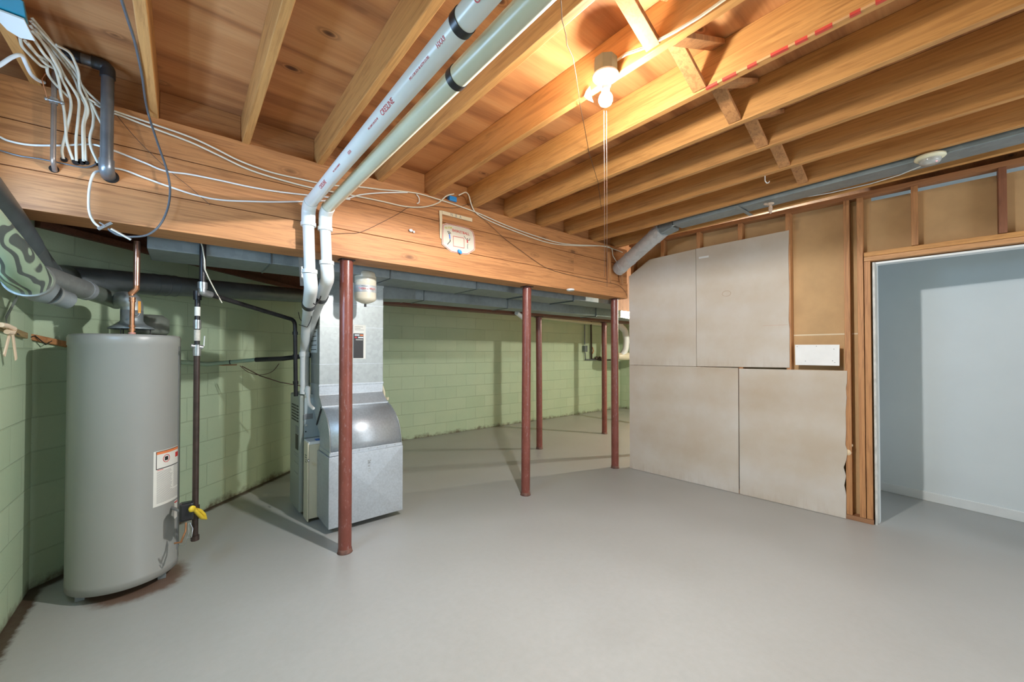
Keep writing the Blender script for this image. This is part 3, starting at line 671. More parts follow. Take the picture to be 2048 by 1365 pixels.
# curved elbow: throat at the back, heel in front
heel = []; throat = []
NS = 12
hk_pts = [(3.463, .955), (3.40, .925), (3.33, .875), (3.285, .815), (3.265, .75), (3.262, .68), (3.262, .615)]
tk_pts = [(3.615, .795), (3.60, .775), (3.575, .755), (3.555, .735), (3.548, .70), (3.548, .66), (3.548, .615)]
m = MB(); vs = []
for i, ((yf, zf), (yb, zb)) in enumerate(zip(hk_pts, tk_pts)):
    k = i/6; a_, b_ = x0+.002+.006*k, x1+.01+.045*k
    vs += [(a_, yf, zf), (b_, yf, zf), (b_, yb, zb), (a_, yb, zb)]
fs = [(3, 2, 1, 0), (24, 25, 26, 27)]; m.add(vs, fs)
side = []
for i in range(6):
    for j in range(4): side.append((i*4+j, i*4+(j+1) % 4, (i+1)*4+(j+1) % 4, (i+1)*4+j))
m2 = MB(); 
for f_ in side:
    m.f.append(list(f_)); m.sm.append((f_[0] % 4) in (0, 2))
el = m.build('curved_elbow', galv_new, R)
hl = MB().tube([(x0+.004+.006*i/6, y_-.001, z_) for i, (y_, z_) in enumerate(hk_pts)], .004, 8); hl.build('heel_seam', galv_m, R)
hl = MB().tube([(x1+.008+.045*i/6, y_-.001, z_) for i, (y_, z_) in enumerate(hk_pts)], .004, 8); hl.build('heel_seam', galv_m, R)
MB().box(.872, 1.467, 3.258, 3.552, .595, .625).build('collar', galv_new, R, bev=.002)
MB().hexa([(.862, 3.235, .045), (1.462, 3.235, .05), (1.462, 3.578, .05), (.862, 3.578, .045), (.862, 3.235, .592), (1.462, 3.235, .604), (1.462, 3.578, .604), (.862, 3.578, .592)]).build('boot', galv_new, R, bev=.006)
# pressed X crease on boot front
bq = [(.864, 3.2345, .047), (1.460, 3.2345, .052), (1.460, 3.2345, .602), (.864, 3.2345, .590)]; MB().add(bq+[(1.165, 3.223, .325), (.864, 3.2365, .047), (1.460, 3.2365, .052), (1.460, 3.2365, .602), (.864, 3.2365, .590)], [(0, 1, 4), (1, 2, 4), (2, 3, 4), (3, 0, 4), (5, 8, 7, 6), (0, 5, 6, 1), (1, 6, 7, 2), (2, 7, 8, 3), (3, 8, 5, 0)]).build('front_panel', galv_new, R)
MB().box(.87, 1.455, 3.24, 3.57, .0, .045).build('base_blocks', brick_r, R, bev=.004) if False else None
for x_ in (.98, 1.32): MB().box(x_, x_+.10, 3.42, 3.56, 0, .047).build('support_block', brick_r, R, bev=.004)
for i in range(7): MB().sphere((.95+i*.075, 3.257, .611), .004, n=8).build('screw', steel, R)
mm_ = frame((1.17, 3.2275, .48), (0, 0, -1), (1, 0, 0)); text('26 x 11', .032, mm_, ink_g, R, 'pencil_mark')
# labels on the drop
q0 = AY(707, 650, 3.548); q1 = AY(731, 718, 3.548)
WLB = MB().box(q0.x, q1.x, 3.546, 3.5495, q1.z, q0.z).build('warning_label', paper, R)
MB().box(q0.x, q1.x-.02, 3.5452, 3.547, q1.z+.006, q0.z-.075).build('label_block', ink, WLB)
for i, (dx, wd, mt) in enumerate(((.01, .04, paper_w), (.055, .03, orange_ink), (.01, .02, red_ink), (.04, .05, paper_w), (.02, .06, ink_g))):
    MB().box(q0.x+dx, min(q1.x-.022, q0.x+dx+wd), 3.5445, 3.5455, q0.z-.095-(i//2)*.02, q0.z-.084-(i//2)*.02).build('printed_line', mt, WLB)
for i in range(3): MB().box(q0.x+.01, q0.x+.01+(.07, .05, .08)[i], 3.5452, 3.547, q0.z-.018-i*.014, q0.z-.014-i*.014).build('printed_line', ink_g, WLB)
qa = AX(622.5, 650, x0); qb = AX(634, 705, x0)
ya, yb_ = sorted((qa.y, qb.y)); ILB = MB().box(x0-.0035, x0, ya, yb_, 1.40, 1.60).build('instruction_label', paper_w, R)
for i in range(5): MB().box(x0-.0045, x0-.003, ya+.01, yb_-.01-.02*(i % 2), 1.575-i*.038, 1.581-i*.038).build('printed_line', ink, ILB)
# supply plenum behind
tag(MB().box(1.10, 1.465, 3.87, 4.12, fz+.002, 1.93).build('supply_plenum', galv_old, bev=.004), 'grey metal plenum rising from the furnace behind the return duct', 'duct')
tag(MB().tube([AD(764, 772, 3.95), AD(768, 785, 3.95), AD(768, 798, 3.95)], .012, 10).tube([AD(764, 797, 3.95), AD(776, 798, 3.93)], .016, 12).build('pipe_stub', cream), 'cream plastic pipe stub poking out right of the return duct', 'pipe')

# expansion tank
e = AY(731, 577, 3.2); e = Vector((1.122, 3.2, 1.79)); T = empty('expansion_tank', e, 'cream expansion tank hanging under the trunk duct beside the near post', 'tank')
rr = .083
MB().lathe([(0, .0), (.03, .006), (.07, .024), (rr-.003, .036), (rr, .045), (rr, .165), (rr-.002, .168), (rr, .171), (rr, .205), (rr-.002, .208), (rr, .211), (rr, .236), (rr-.005, .25), (rr-.018, .260), (.04, .266), (0, .267)], e, 44).build('shell', cream_t, T)
MB().lathe([(rr+.0012, .088), (rr+.0014, .0885), (rr+.0014, .143), (rr+.0012, .1435)], e, 44).build('label_band', plain('silver_label', (.60, .62, .62), .35, .3, .05), T)
for i in range(3):
    MB().lathe([(rr+.0015, .128-i*.012), (rr+.002, .128-i*.012), (rr+.002, .131-i*.012), (rr+.0015, .131-i*.012)], e, 44).build('printed_line', paper_w, T) if i == 0 else None
dv = Vector((-e.x, -e.y, 0)).normalized(); side_v = Vector((0, 0, 1)).cross(dv)
c_ = e + dv*(rr+.0018) + side_v*.012 + Vector((0, 0, .112)); text('THERM-X-TROL', .022, frame(c_, side_v, (0, 0, 1)), red_ink, T, 'lettering', .0004, .8)
MB().bar(e+dv*(rr+.0016)-side_v*.03+Vector((0, 0, .133)), e+dv*(rr+.0016)+side_v*.03+Vector((0, 0, .133)), .003, .003).build('printed_line', ink, T)
MB().tube([e+Vector((0, 0, .268)), e+Vector((0, 0, .33))], .012, 12).build('neck', steel, T)
MB().tube([e+Vector((0, 0, .0)), e+Vector((0, 0, -.022))], .009, 12).build('valve_cap', rubber, T)

# ================================================================== PVC PIPES
def pvcpipe(x, z, ye, label, xd, dn, mid, last, mat):
    g = empty('pvc_pipe', (x, 1.5, z), label, 'pipe', 'white plastic vent pipes')
    r_ = .035
    MB().tube([(x, -1.6, z), (x, ye+.0, z)], r_, 28).build('overhead_run', mat, g)
    # elbow at the beam
    e0 = Vector((x, ye-.03, z)); e1 = Vector((x+.002, ye+.045, z-.022)); e2 = Vector((x+.004, ye+.055, z-.11))
    MB().tube([e0, e1, e2], .0405, 28, fillet=.06).build('elbow', pvc, g)
    MB().tube([e2+Vector((0, 0, .0)), e2+Vector((0, 0, -.022))], .0445, 28).build('hub', pvc, g)
    d0 = e2+Vector((0, 0, -.01)); d1 = d0+Vector((.01, 0, -dn))
    MB().tube([d0, d1], r_-.002, 28).build('downpipe', pvc, g)
    MB().tube([d1+Vector((0, 0, .012)), d1+Vector((0, 0, -.012))], .0445, 28).build('hub', pvc, g)
    k0 = d1+Vector((.0, .0, -.008)); k1 = k0+Vector((.012, .015, -.09)); k2 = Vector(mid)
    MB().tube([k0, k1, k1.lerp(k2, .5)], .0405, 28, fillet=.05).build('bend', pvc, g)
    MB().tube([k1.lerp(k2, .35), k1.lerp(k2, .42)], .046, 28).build('black_clamp', rubber, g)
    MB().tube([k1.lerp(k2, .4), k2], r_, 28).build('slanted_run', pvc, g)
    MB().tube([k2-(k2-k1)*.12, k2, Vector(last), Vector((last[0], last[1], fz))], r_, 24, fillet=.04).build('riser', pvc, g)
    MB().tube([Vector(last)+Vector((0, 0, -.02)), Vector(last)+Vector((0, 0, -.06))], .041, 24).build('hub', pvc, g)
    return g, k2
gA, kA = pvcpipe(.60, 2.335, 2.70, 'left of the two white plastic pipes under the joists, with printed red lettering', 0, .30, AD(612, 650, 3.25), AD(609, 700, 3.47), pvc)
gB, kB = pvcpipe(.70, 2.325, 2.70, 'right of the two plastic pipes, yellowed along its underside', 0, .22, AD(626, 640, 3.3), AD(612, 700, 3.62), pvc_y)
for g_, x_, z_, px in ((gA, .60, 2.335, 925), (gB, .70, 2.325, 914)):
    y_ = AX(px, 80 if g_ is gA else 145, x_).y
    MB().tube([(x_, y_-.014, z_), (x_, y_+.014, z_)], .0375, 28).build('black_band', rubber, g_)
def pipetext(body, y, size, mat=red_ink):     # printed along the lower left flank of pipe A
    n_ = Vector((-.75, 0, -.66)).normalized(); c_ = Vector((.60, y, 2.335)) + n_*.0354
    text(body, size, frame(c_, (0, -1, 0), n_.cross(Vector((0, -1, 0)))), mat, gA, 'printed_lettering', .0003)
for y_, s_, b_ in ((.78, .030, 'CRESLINE'), (1.02, .018, 'HXA9'), (1.16, .010, 'PVC-1120 SCH 40 ASTM D1785'), (1.42, .026, 'CRESLINE'), (1.56, .010, 'PVC-DWV 2 IN SCH 40'), (1.85, .018, 'HXA'), (2.05, .010, 'PVC-1120 SCH 40 280 PSI'), (2.30, .026, 'CRESLINE')): pipetext(b_, y_, s_)
# black hanging wires around the risers
tag(MB().tube([AD(622, 598, 2.75), AD(630, 612, 2.7), AD(640, 600, 2.75), AD(645, 580, 2.8)], .004, 8, fillet=.04).tube([AD(597, 625, 3.4), AD(600, 640, 3.3), AD(612, 648, 3.2)], .003, 6, fillet=.04).tube([AD(598, 650, 3.3), AD(615, 655, 3.0), AD(622, 640, 3.0), AD(624, 628, 3.0)], .003, 6, fillet=.04).build('loose_black_cable', rubber), 'loose black cables looped around the white pipes above the furnace', 'cable')
# perforated hanger strap by the pipe
tag(MB().bar(AY(600, 508, 3.05), AY(604, 572, 3.05), .022, .002, (0, 1, 0)).build('perforated_strap', galv_m), 'perforated metal hanger strap left of the white pipes below the beam', 'strap')

# ================================================================== WATER HEATER
hx, hy, hr = -.265, 3.40, .25
H = empty('water_heater', (hx, hy, 0), 'tall grey cylindrical gas water heater in the left corner', 'water heater')
MB().lathe([(0, .045), (hr-.012, .045), (hr, .05), (hr, .075), (hr+.002, .08), (hr+.002, .095), (hr, .10), (hr, 1.44), (hr+.003, 1.445), (hr+.003, 1.492), (hr-.004, 1.505), (hr-.02, 1.508), (0, 1.508)], (hx, hy, 0), 72).build('tank', heater_m, H)
MB().lathe([(hr+.0005, .10), (hr+.0012, .10)], (hx, hy, 0), 72) 
for ang in (-30, 90, 210):
    a = math.radians(ang); cx, cy = hx+math.cos(a)*(hr-.05), hy+math.sin(a)*(hr-.05)
    MB().box(cx-.02, cx+.02, cy-.02, cy+.02, 0, .047).build('foot', galv_old, H, bev=.003)
def onTank(px, py, out=.0):      # point of the tank shell seen at this sight line
    d = ray(px, py); a = d.x**2+d.y**2; b = -2*(d.x*hx+d.y*hy); c = hx*hx+hy*hy-(hr+out)**2
    q = b*b-4*a*c; t_ = (-b-math.sqrt(max(0, q)))/(2*a); return C0+d*t_
def angOf(p): return math.atan2(p.y-hy, p.x-hx)
def patch(a0, a1, z0, z1, out, name, mat, par=None):
    m = MB(); k = max(2, int(abs(a1-a0)/.05)); vs = []
    for i in range(k+1):
        a = a0+(a1-a0)*i/k; c, s_ = math.cos(a), math.sin(a)
        for z_ in (z0, z1):
            for r_ in (hr-.001+out*.0, hr+out): vs.append((hx+c*r_, hy+s_*r_, z_))
    fs = []
    for i in range(k):
        o_ = i*4; n_ = o_+4
        fs += [(o_+1, n_+1, n_+3, o_+3), (o_+3, n_+3, n_+2, o_+2), (o_, n_, n_+1, o_+1)]
    fs += [(0, 1, 3, 2), (k*4, k*4+2, k*4+3, k*4+1)]
    m.add(vs, fs, False); return m.build(name, mat, par or H)
pL = onTank(307, 905); aL = angOf(pL); zt = pL.z; zb = onTank(305, 1017).z; aR = aL + .95
HWL = patch(aL, aR, zb, zt, .0015, 'warning_label', paper)
zz = lambda k: zt-(zt-zb)*k
patch(aL+.05, aR-.04, zz(.335), zz(.32), .002, 'label_frame', ink, HWL); patch(aL+.05, aR-.04, zz(.02), zz(.01), .002, 'label_frame', ink, HWL)
patch(aL+.05, aL+.065, zz(.335), zz(.01), .002, 'label_frame', ink, HWL); patch(aR-.055, aR-.04, zz(.335), zz(.01), .002, 'label_frame', ink, HWL)
patch(aL+.065, aR-.055, zz(.065), zz(.02), .0021, 'orange_header', orange_ink, HWL)
patch(aL+.60, aR-.10, zz(.20), zz(.11), .0021, 'flame_symbol', red_ink, HWL)
cA = aL+.30; 
m = MB(); k = 24
m.tube([(hx+math.cos(cA+.085*math.cos(2*PI*i/k))*(hr+.002), hy+math.sin(cA+.085*math.cos(2*PI*i/k))*(hr+.002), zz(.165)+.022*math.sin(2*PI*i/k)) for i in range(k+1)], .0018, 6, cap=False).build('prohibition_ring', red_ink, HWL)
patch(cA-.045, cA+.045, zz(.20), zz(.13), .0021, 'can_symbol', ink, HWL)
patch(aL+.08, aL+.22, zz(.355), zz(.345), .0021, 'printed_line', red_ink, HWL)
random.seed(3)
for i in range(30):
    k_ = .375+i*.0195; 
    if i < 21:
        patch(aL+.07, aL+.07+.42*random.uniform(.8, 1), zz(k_+.007), zz(k_), .0019, 'printed_line', ink_g, HWL)
        patch(aL+.53, aL+.53+.34*random.uniform(.7, 1), zz(k_-.03+.007), zz(k_-.03), .0019, 'printed_line', ink_g, HWL)
    else: patch(aL+.07, aL+.07+.78*random.uniform(.85, 1), zz(k_+.007), zz(k_), .0019, 'printed_line', ink_g, HWL)
pS = onTank(349, 1000); aS = angOf(pS); zs = onTank(349, 1003).z; zs1 = onTank(349, 1038).z
HSS = patch(aS, aS+.5, zs1, zs, .0016, 'small_sticker', paper); patch(aS, aS+.5, zs-.012, zs-.004, .002, 'red_band', red_ink, HSS); patch(aS, aS+.5, (zs+zs1)/2-.004, (zs+zs1)/2+.004, .002, 'red_band', red_ink, HSS)
# vertical darker grey strip on the far side of the jacket
aD = angOf(onTank(357, 800)); patch(aD-.04, aD+.25, .14, 1.44, .003, 'jacket_strip', heater_d)
# draft hood
hc = Vector((hx+.02, hy-.05, 1.508))
for a in (0, 2.1, 4.2):
    c_ = hc+Vector((math.cos(a)*.085, math.sin(a)*.085, 0)); MB().tube([c_, c_+Vector((0, 0, .04))], .003, 6).build('hood_leg', blackp, H)
MB().lathe([(.105, .035), (.108, .038), (.095, .05), (.07, .062), (.056, .075), (.052, .09), (.052, .15), (.050, .15), (.05, .09), (.068, .06), (.1, .036)], hc, 36).build('draft_hood', galv_old, H)
# copper water pipe and valve handle
cp = Vector((hx+.055, hy-.17, 1.50)); cpt = AY(264, 668, cp.y)
cp.x = cpt.x
MB().tube([cp, cp+Vector((0, 0, .02))], .017, 16).build('nipple', plain('red_white_nipple', (.55, .25, .2), .4), H)
top1 = AY(264, 597, cp.y)
C = empty('copper_pipe', cp+Vector((0, 0, .02)), 'copper water pipe rising from the heater top to the beam', 'pipe')
MB().tube([cp+Vector((0, 0, .018)), Vector((cp.x, cp.y, top1.z))], .0115, 18).build('lower_pipe', copper, C)
for z_ in (.03, .05, .20, .215): MB().tube([cp+Vector((0, 0, z_)), cp+Vector((0, 0, z_+.012))], .015, 18).build('coupling', copper, C)
k1 = AY(264, 592, cp.y); k2 = AY(273, 575, cp.y-.01); k3 = AY(272, 478, cp.y-.01)
MB().tube([k1, AY(262, 588, cp.y), AY(273, 578, cp.y-.01), AY(273, 560, cp.y-.01)], .0135, 16).build('offset_elbow', copper, C)
MB().tube([AY(273, 572, cp.y-.01), Vector((k2.x, cp.y-.01, 2.06))], .0155, 18).build('upper_pipe', plain('shiny_copper', (.60, .33, .24), .25, .9, .2, 8), C)
hv = empty('pipe_valve', AY(278, 632, cp.y+.03), 'small valve with an upright orange lever beside the copper pipe', 'valve')
MB().bar(AY(279, 627, cp.y+.03), AY(279, 603, cp.y+.03), .012, .005, (0, 1, 0)).build('lever', plain('orange_grip', (.80, .35, .04), .4), hv)
MB().tube([AY(275, 633, cp.y+.03), AY(279, 629, cp.y+.03), AY(279, 625, cp.y+.03)], .003, 8).build('stem', steel, hv)
MB().tube([AY(268, 633, cp.y+.03), AY(276, 633, cp.y+.03)], .008, 10).build('valve_body', steel, hv)
# grey drum-like thing and dark board behind the heater
g1 = AW(305, 650, 4.05)
tag(MB().lathe([(0, -.06), (.10, -.06), (.11, -.045), (.11, .045), (.075, .075), (0, .08)], AW(298, 652, 4.0), 30).build('grey_canister', plain('grey_green_metal', (.17, .19, .16), .5)), 'grey-green canister on a shelf behind the water heater', 'canister')
q0 = AW(301, 640, 3.97); q1 = AW(330, 672, 3.97)
tag(MB().prism([Vector((q0.x, q0.y, q1.z-.1)), Vector((q1.x, q1.y, q1.z-.1)), Vector((q1.x, q1.y, q0.z)), Vector((q0.x, q0.y, q0.z))], (.01, .01, 0)).build('dark_board', plain('dark_brown_board', (.055, .042, .04), .6)), 'dark brown panel standing behind the heater top', 'board')
# gas control, igniter tubes on heater
gv = onTank(357, 1035); gvx = gv+Vector((.05, -.02, 0))
g = AD(373, 1023, 2.42)
GCT = MB().box(g.x-.035, g.x+.035, g.y-.03, g.y+.03, g.z-.055, g.z+.055).build('gas_control', rubber, H, bev=.012)
MB().lathe([(0, 0), (.018, 0), (.018, .012), (0, .012)], AD(383, 1018, 2.40), 18, (.5, -.85, 0)).build('control_knob', yellow, GCT)
MB().tube([g+Vector((-.02, 0, 0)), Vector((hx+.2, hy-.08, g.z))], .009, 12).build('gas_inlet', steel, H)
for (a_, b_, r_) in (((372, 1046), (362, 1085), .005), ((377, 1046), (370, 1090), .0025), ((380, 1046), (383, 1075), .0025)):
    p_ = AD(*a_, 2.40); q_ = AD(*b_, 2.36); MB().tube([p_, p_.lerp(q_, .5)+Vector((.01, 0, .005)), q_, q_+Vector((-.03, .02, -.005))], r_, 8).build('burner_tube', copper if r_ > .004 else steel, H)

# ---- heater gas pipe (vertical drip leg)
gx = AY(390, 1080, 3.25); G = empty('gas_pipe', (gx.x, gx.y, gx.z), 'dark vertical gas pipe with a shut-off valve right of the water heater', 'pipe')
X_, Y_ = gx.x, gx.y; gz = lambda py: AY(390, py, Y_).z
MB().tube([(X_, Y_, gx.z), (X_, Y_, gz(708))], .0165, 20).build('lower_pipe', brownp, G)
MB().tube([(X_, Y_, gx.z-.004), (X_, Y_, gx.z+.028)], .0225, 8).build('end_cap', brownp, G)
MB().tube([(X_, Y_, gz(1038)), (X_, Y_, gz(1012))], .0225, 16).build('tee', brownp, G)
MB().tube([(X_, Y_, gz(712)), (X_, Y_, gz(690))], .021, 12).build('valve_body', steel, G)
MB().tube([(X_-.03, Y_-.01, gz(692)), (X_+.03, Y_+.0, gz(695))], .013, 12).build('valve_boss', steel, G)
MB().tube([(X_+.02, Y_, gz(695)), (X_+.035, Y_, gz(692)), (X_+.038, Y_, gz(672))], .004, 8).build('valve_lever', plain('pale_lever', (.6, .62, .56), .4), G)
MB().tube([(X_, Y_, gz(690)), (X_, Y_, gz(600))], .0145, 18).build('upper_pipe', blackp, G)
MB().tube([(X_, Y_, gz(682)), (X_, Y_, gz(660))], .017, 14).build('tag_sleeve', plain('worn_white_tag', (.50, .47, .40), .6, 0, .2, 30), G)
MB().tube([(X_, Y_, gz(658)), (X_, Y_, gz(640))], .021, 10).build('union', steel, G)
MB().tube([(X_, Y_, gz(632)), (X_, Y_, gz(614))], .0155, 14).build('white_wrap', paper, G)
MB().tube([(X_, Y_, gz(600)), (X_, Y_, gz(582))], .022, 14).build('tee', blackp, G)
MB().tube([(X_, Y_, gz(588)), (X_+.06, Y_-.02, gz(588))], .0145, 14).build('branch', blackp, G)
yc = [AD(392, 1020, 2.46), AD(400, 1022, 2.5), AD(408, 1030, 2.52), AD(411, 1038, 2.54), AD(404, 1036, 2.5), AD(396, 1028, 2.46), AD(386, 1018, 2.42), AD(380, 1022, 2.4)]
tag(MB().tube(yc, .011, 14).build('gas_connector', yellow), 'yellow flexible gas connector looped at the bottom of the gas pipe', 'hose')
# ---- furnace gas pipe
v0 = AY(403, 480, 3.12); v1 = AY(405, 585, 3.12); v0 = Vector((v1.x, 3.12, 2.30)); h1 = AY(590, 641, 3.66); h2 = Vector((h1.x+.01, 3.66, fz))
G2 = empty('gas_pipe', v1, 'black iron gas pipe running from the beam across to the furnace', 'pipe')
MB().tube([v0, v1+Vector((0, 0, .02))], .0175, 18).build('drop', blackp, G2)
MB().tube([AY(405, 565, 3.12), AY(405, 578, 3.12)], .025, 16).build('reducer', steel, G2)
MB().tube([AY(405, 578, 3.12), v1, v1.lerp(h1, .07)], .021, 16, fillet=.03).build('elbow', steel, G2)
MB().tube([v1.lerp(h1, .05), h1, h2], .0155, 16, fillet=.05).build('run', blackp, G2)
for k_ in (.15, .45, .8): MB().tube([h1.lerp(h2, k_), h1.lerp(h2, k_+.04)], .021, 12).build('fitting', blackp, G2)
tag(MB().tube([AY(400, 480, 3.10), AY(405, 495, 3.09), AY(409, 520, 3.08), AY(410, 540, 3.09), AY(418, 558, 3.12), AY(432, 585, 3.16), AY(444, 606, 3.2)], .0035, 8).build('bell_wire', jacket), 'cream wire hanging down the black gas pipe under the beam', 'wire')
# ---- refrigerant line
L0 = AW(330, 722, 4.22); L1 = AW(415, 729, 4.22); L2 = AD(512, 720, 3.6); L3 = Vector((.90, 3.84, AD(620, 711, 3.3).z))
L3 = AX(622, 711, .88)
RL = empty('refrigerant_line', L1, 'insulated line from the left wall to the furnace coil, pale then black', 'pipe')
MB().tube([L0, L1, L1.lerp(L2, .5), L2], .017, 14).build('painted_sleeve', paint_green, RL)
MB().tube([L2, L2.lerp(L3, .5)+Vector((0, 0, -.01)), L3], .021, 14).build('black_insulation', rubber, RL)
MB().tube([L1.lerp(L2, .45), L1.lerp(L2, .47)], .0195, 12).build('tie', rubber, RL)
MB().tube([L1, L1.lerp(L2, .3)+Vector((0, 0, -.02)), L1.lerp(L2, .6)+Vector((.0, 0, -.03))], .005, 8).build('small_copper_line', copper, RL)
tag(MB().tube([AD(480, 732, 3.4), AD(495, 745, 3.4), AD(520, 752, 3.4), AD(545, 745, 3.4), AD(558, 728, 3.4)], .003, 6, fillet=.08).tube([AD(484, 733, 3.42), AD(520, 752, 3.4), AD(560, 765, 3.4), AD(600, 772, 3.4)], .0045, 8).build('thermostat_wire', dark_wire), 'brown thermostat wires sagging beside the furnace below the black line', 'wire')

# ================================================================== FLUES
FL = empty('flue_pipe', AW(300, 569, 3.9), 'long dull grey furnace flue pipe running along the diagonal wall', 'pipe')
f0 = AD(122, 548, 2.28); f1 = AD(300, 569, 2.9); f2 = AD(605, 592, 4.35)
f0 = f1 + (f1-f2).normalized()*((f1-AD(125, 545, 2.45)).length)
MB().tube([f0, f1], .078, 30).build('section', flue_m, FL); MB().tube([f1, f2], .074, 30).build('section', flue_m, FL)
dd = (f2-f1).normalized()
for k_ in (.02, .10, .16): MB().tube([f1+dd*k_, f1+dd*(k_+.012)], .0805, 30).build('joint_band', flue_m, FL)
MB().tube([f1-dd*.01, f1+dd*.17], .0785, 30).build('collar', flue_m, FL)
FM = Vector((-.585, 3.34, 1.80)); FN = Vector((-.60, 3.0, 1.895)); FO = Vector((-.60, 2.68, 1.965))
MB().tube([f0+dd*.02, f0, FM, FM.lerp(FN, .3)], .079, 30, fillet=.06).build('elbow', flue_m, FL)
MB().tube([FM.lerp(FN, .2), FN, FN.lerp(FO, .3)], .074, 30, fillet=.05).build('section', flue_m, FL)
MB().tube([FN.lerp(FO, .25), FO, FO+Vector((0, -1.5, .25))], .077, 30, fillet=.1).build('section', plain('dark_blue_grey_pipe', (.12, .145, .16), .4, .5, .15), FL)
VP_ = empty('heater_vent', AD(245, 610, 2.6), 'galvanized water heater vent joining a big green pipe with grey swirls', 'pipe')
hood_top = hc+Vector((0, 0, .15))
w1 = hood_top+Vector((0, 0, .03)); w2 = AD(232, 602, 2.52); w3 = AD(90, 553, 2.0)
MB().tube([hood_top, w1, w1+Vector((-.01, -.01, .03)), (w1.lerp(w2, .6))+Vector((0, 0, .02)), w2], .052, 28, fillet=.04).build('elbow', galv_m, VP_)
MB().tube([w2, w2.lerp(w3, .5)], .049, 28).build('section', plain('green_smeared_metal', (.28, .33, .28), .3, .55, .35, 5), VP_)
MB().tube([w2.lerp(w3, .48), w3, AD(62, 548, 1.9)], .053, 28).build('section', galv_m, VP_)
MB().tube([w2.lerp(w3, .46), w2.lerp(w3, .52)], .055, 28).build('joint_band', galv_new, VP_)
g0 = AD(58, 560, 1.84); g1 = AD(0, 495, 1.58); g2 = AD(-110, 375, 1.30)
MB().tube([g0, g1, g2], .076, 40).build('painted_section', swirl, VP_)
dg = (g1-g0).normalized()
MB().tube([g0-dg*.012, g0+dg*.006], .084, 40).build('flange', galv_m, VP_)
s1 = AD(105, 590, 1.93); s2 = AD(137, 602, 2.0)
MB().tube([g0-dg*.01, AD(85, 582, 1.9), s1], [.074, .062, .05], 28).build('reducer', galv_old, VP_)
MB().tube([s1, s2], .043, 28).build('capped_stub', galv_old, VP_)
MB().tube([s1, s1+(s2-s1)*.15], .048, 28).build('joint_band', galv_m, VP_)
tag(MB().bar(AD(49, 425, 2.10), AD(58, 450, 2.1), .012, .0015, (1, 0, 0)).bar(AD(58, 450, 2.1), AD(80, 532, 2.02), .010, .0015, (1, 0, 0)).build('hanger_strap', galv_m), 'thin metal strap holding up the swirled green pipe', 'strap')
# strap tail, batten and foam strips on the left wall
tag(MB().bar(AX(38, 588, WL+.03), AX(12, 636, WL+.012), .02, .003, (1, 0, 0)).bar(AX(12, 636, WL+.012), AX(14, 656, WL+.03), .014, .003, (1, 0, 0)).build('strap_tail', galv_m), 'bent grey metal strap tail hanging from the green pipe at the wall', 'strap')
tag(MB().bar(AX(-60, 632, WL+.012), AX(50, 672, WL+.012), .022, .032, (0, 0, 1)).build('batten', wood('batten_lumber', 1, (.42, .30, .14), (.28, .18, .08), .3), bev=.002), 'narrow wooden batten along the left block wall', 'batten')
tag(MB().bar(AW(50, 672, 4.305), AW(136, 690, 4.305), .022, .035, (0, 0, 1)).build('batten', wood_x, bev=.002), 'narrow wooden batten on the corner wall left of the heater', 'batten')
c_ = AX(22, 657, WL+.05)
tag(MB().bar(c_, AX(8, 712, WL+.05), .022, .006, (1, 0, 0)).bar(c_+Vector((0, .01, .004)), AX(32, 720, WL+.05), .024, .006, (1, 0, 0)).tube([AX(2, 650, WL+.05), AX(14, 652, WL+.055), AX(26, 658, WL+.055), AX(24, 666, WL+.06), AX(14, 664, WL+.055)], .011, 10).build('foam_strip', peach, bev=.002), 'peach foam strip knotted on the left wall batten with two hanging tails', 'strip')
tag(MB().tube([AX(35, 668, WL+.03), AW(52, 678, 4.28), AW(70, 672, 4.28), AW(92, 690, 4.26), AW(104, 682, 4.26)], .0028, 6).build('dark_wire_tie', rubber), 'thin dark wire twisted round the wall batten', 'wire')

# ================================================================== CABLES ON THE BEAM
def cable(name, pts, r, mat, label, cat='cable', group=None, flat=False):
    P_ = [AY(a_, b_, c_) if c_ is not None else AZ(a_, b_, 2.64) for a_, b_, c_ in pts]
    # smooth by Catmull-Rom
    q = []
    for i in range(len(P_)-1):
        p0 = P_[max(0, i-1)]; p1 = P_[i]; p2 = P_[i+1]; p3 = P_[min(len(P_)-1, i+2)]
        for k in range(5):
            u = k/5; q.append(.5*((2*p1)+(p2-p0)*u+(2*p0-5*p1+4*p2-p3)*u*u+(3*p1-p0-3*p2+p3)*u**3))
    q.append(P_[-1]); return tag(MB().tube(q, r, 8).build(name, mat), label, cat, group)
BF = 2.803
cable('cable', [(0, 274, BF), (18, 282, BF), (60, 290, BF), (120, 291, BF), (180, 289, BF), (205, 294, BF-.03), (240, 306, BF), (290, 326, BF), (330, 342, BF), (380, 349, BF), (440, 361, BF), (500, 374, BF), (560, 384, BF), (640, 393, BF), (700, 399, BF)], .0048, jacket_w, 'white cable crossing the beam behind the dark drain pipe, middle line')
cable('cable', [(224, 336, BF), (250, 341, BF), (290, 356, BF), (340, 374, BF), (390, 390, BF), (440, 400, BF), (500, 403, BF), (560, 404, BF), (640, 402, BF), (690, 398, BF), (720, 390, BF), (760, 386, BF), (815, 385, BF)], .0048, jacket_w, 'white cable low on the beam starting behind the dark drain pipe')
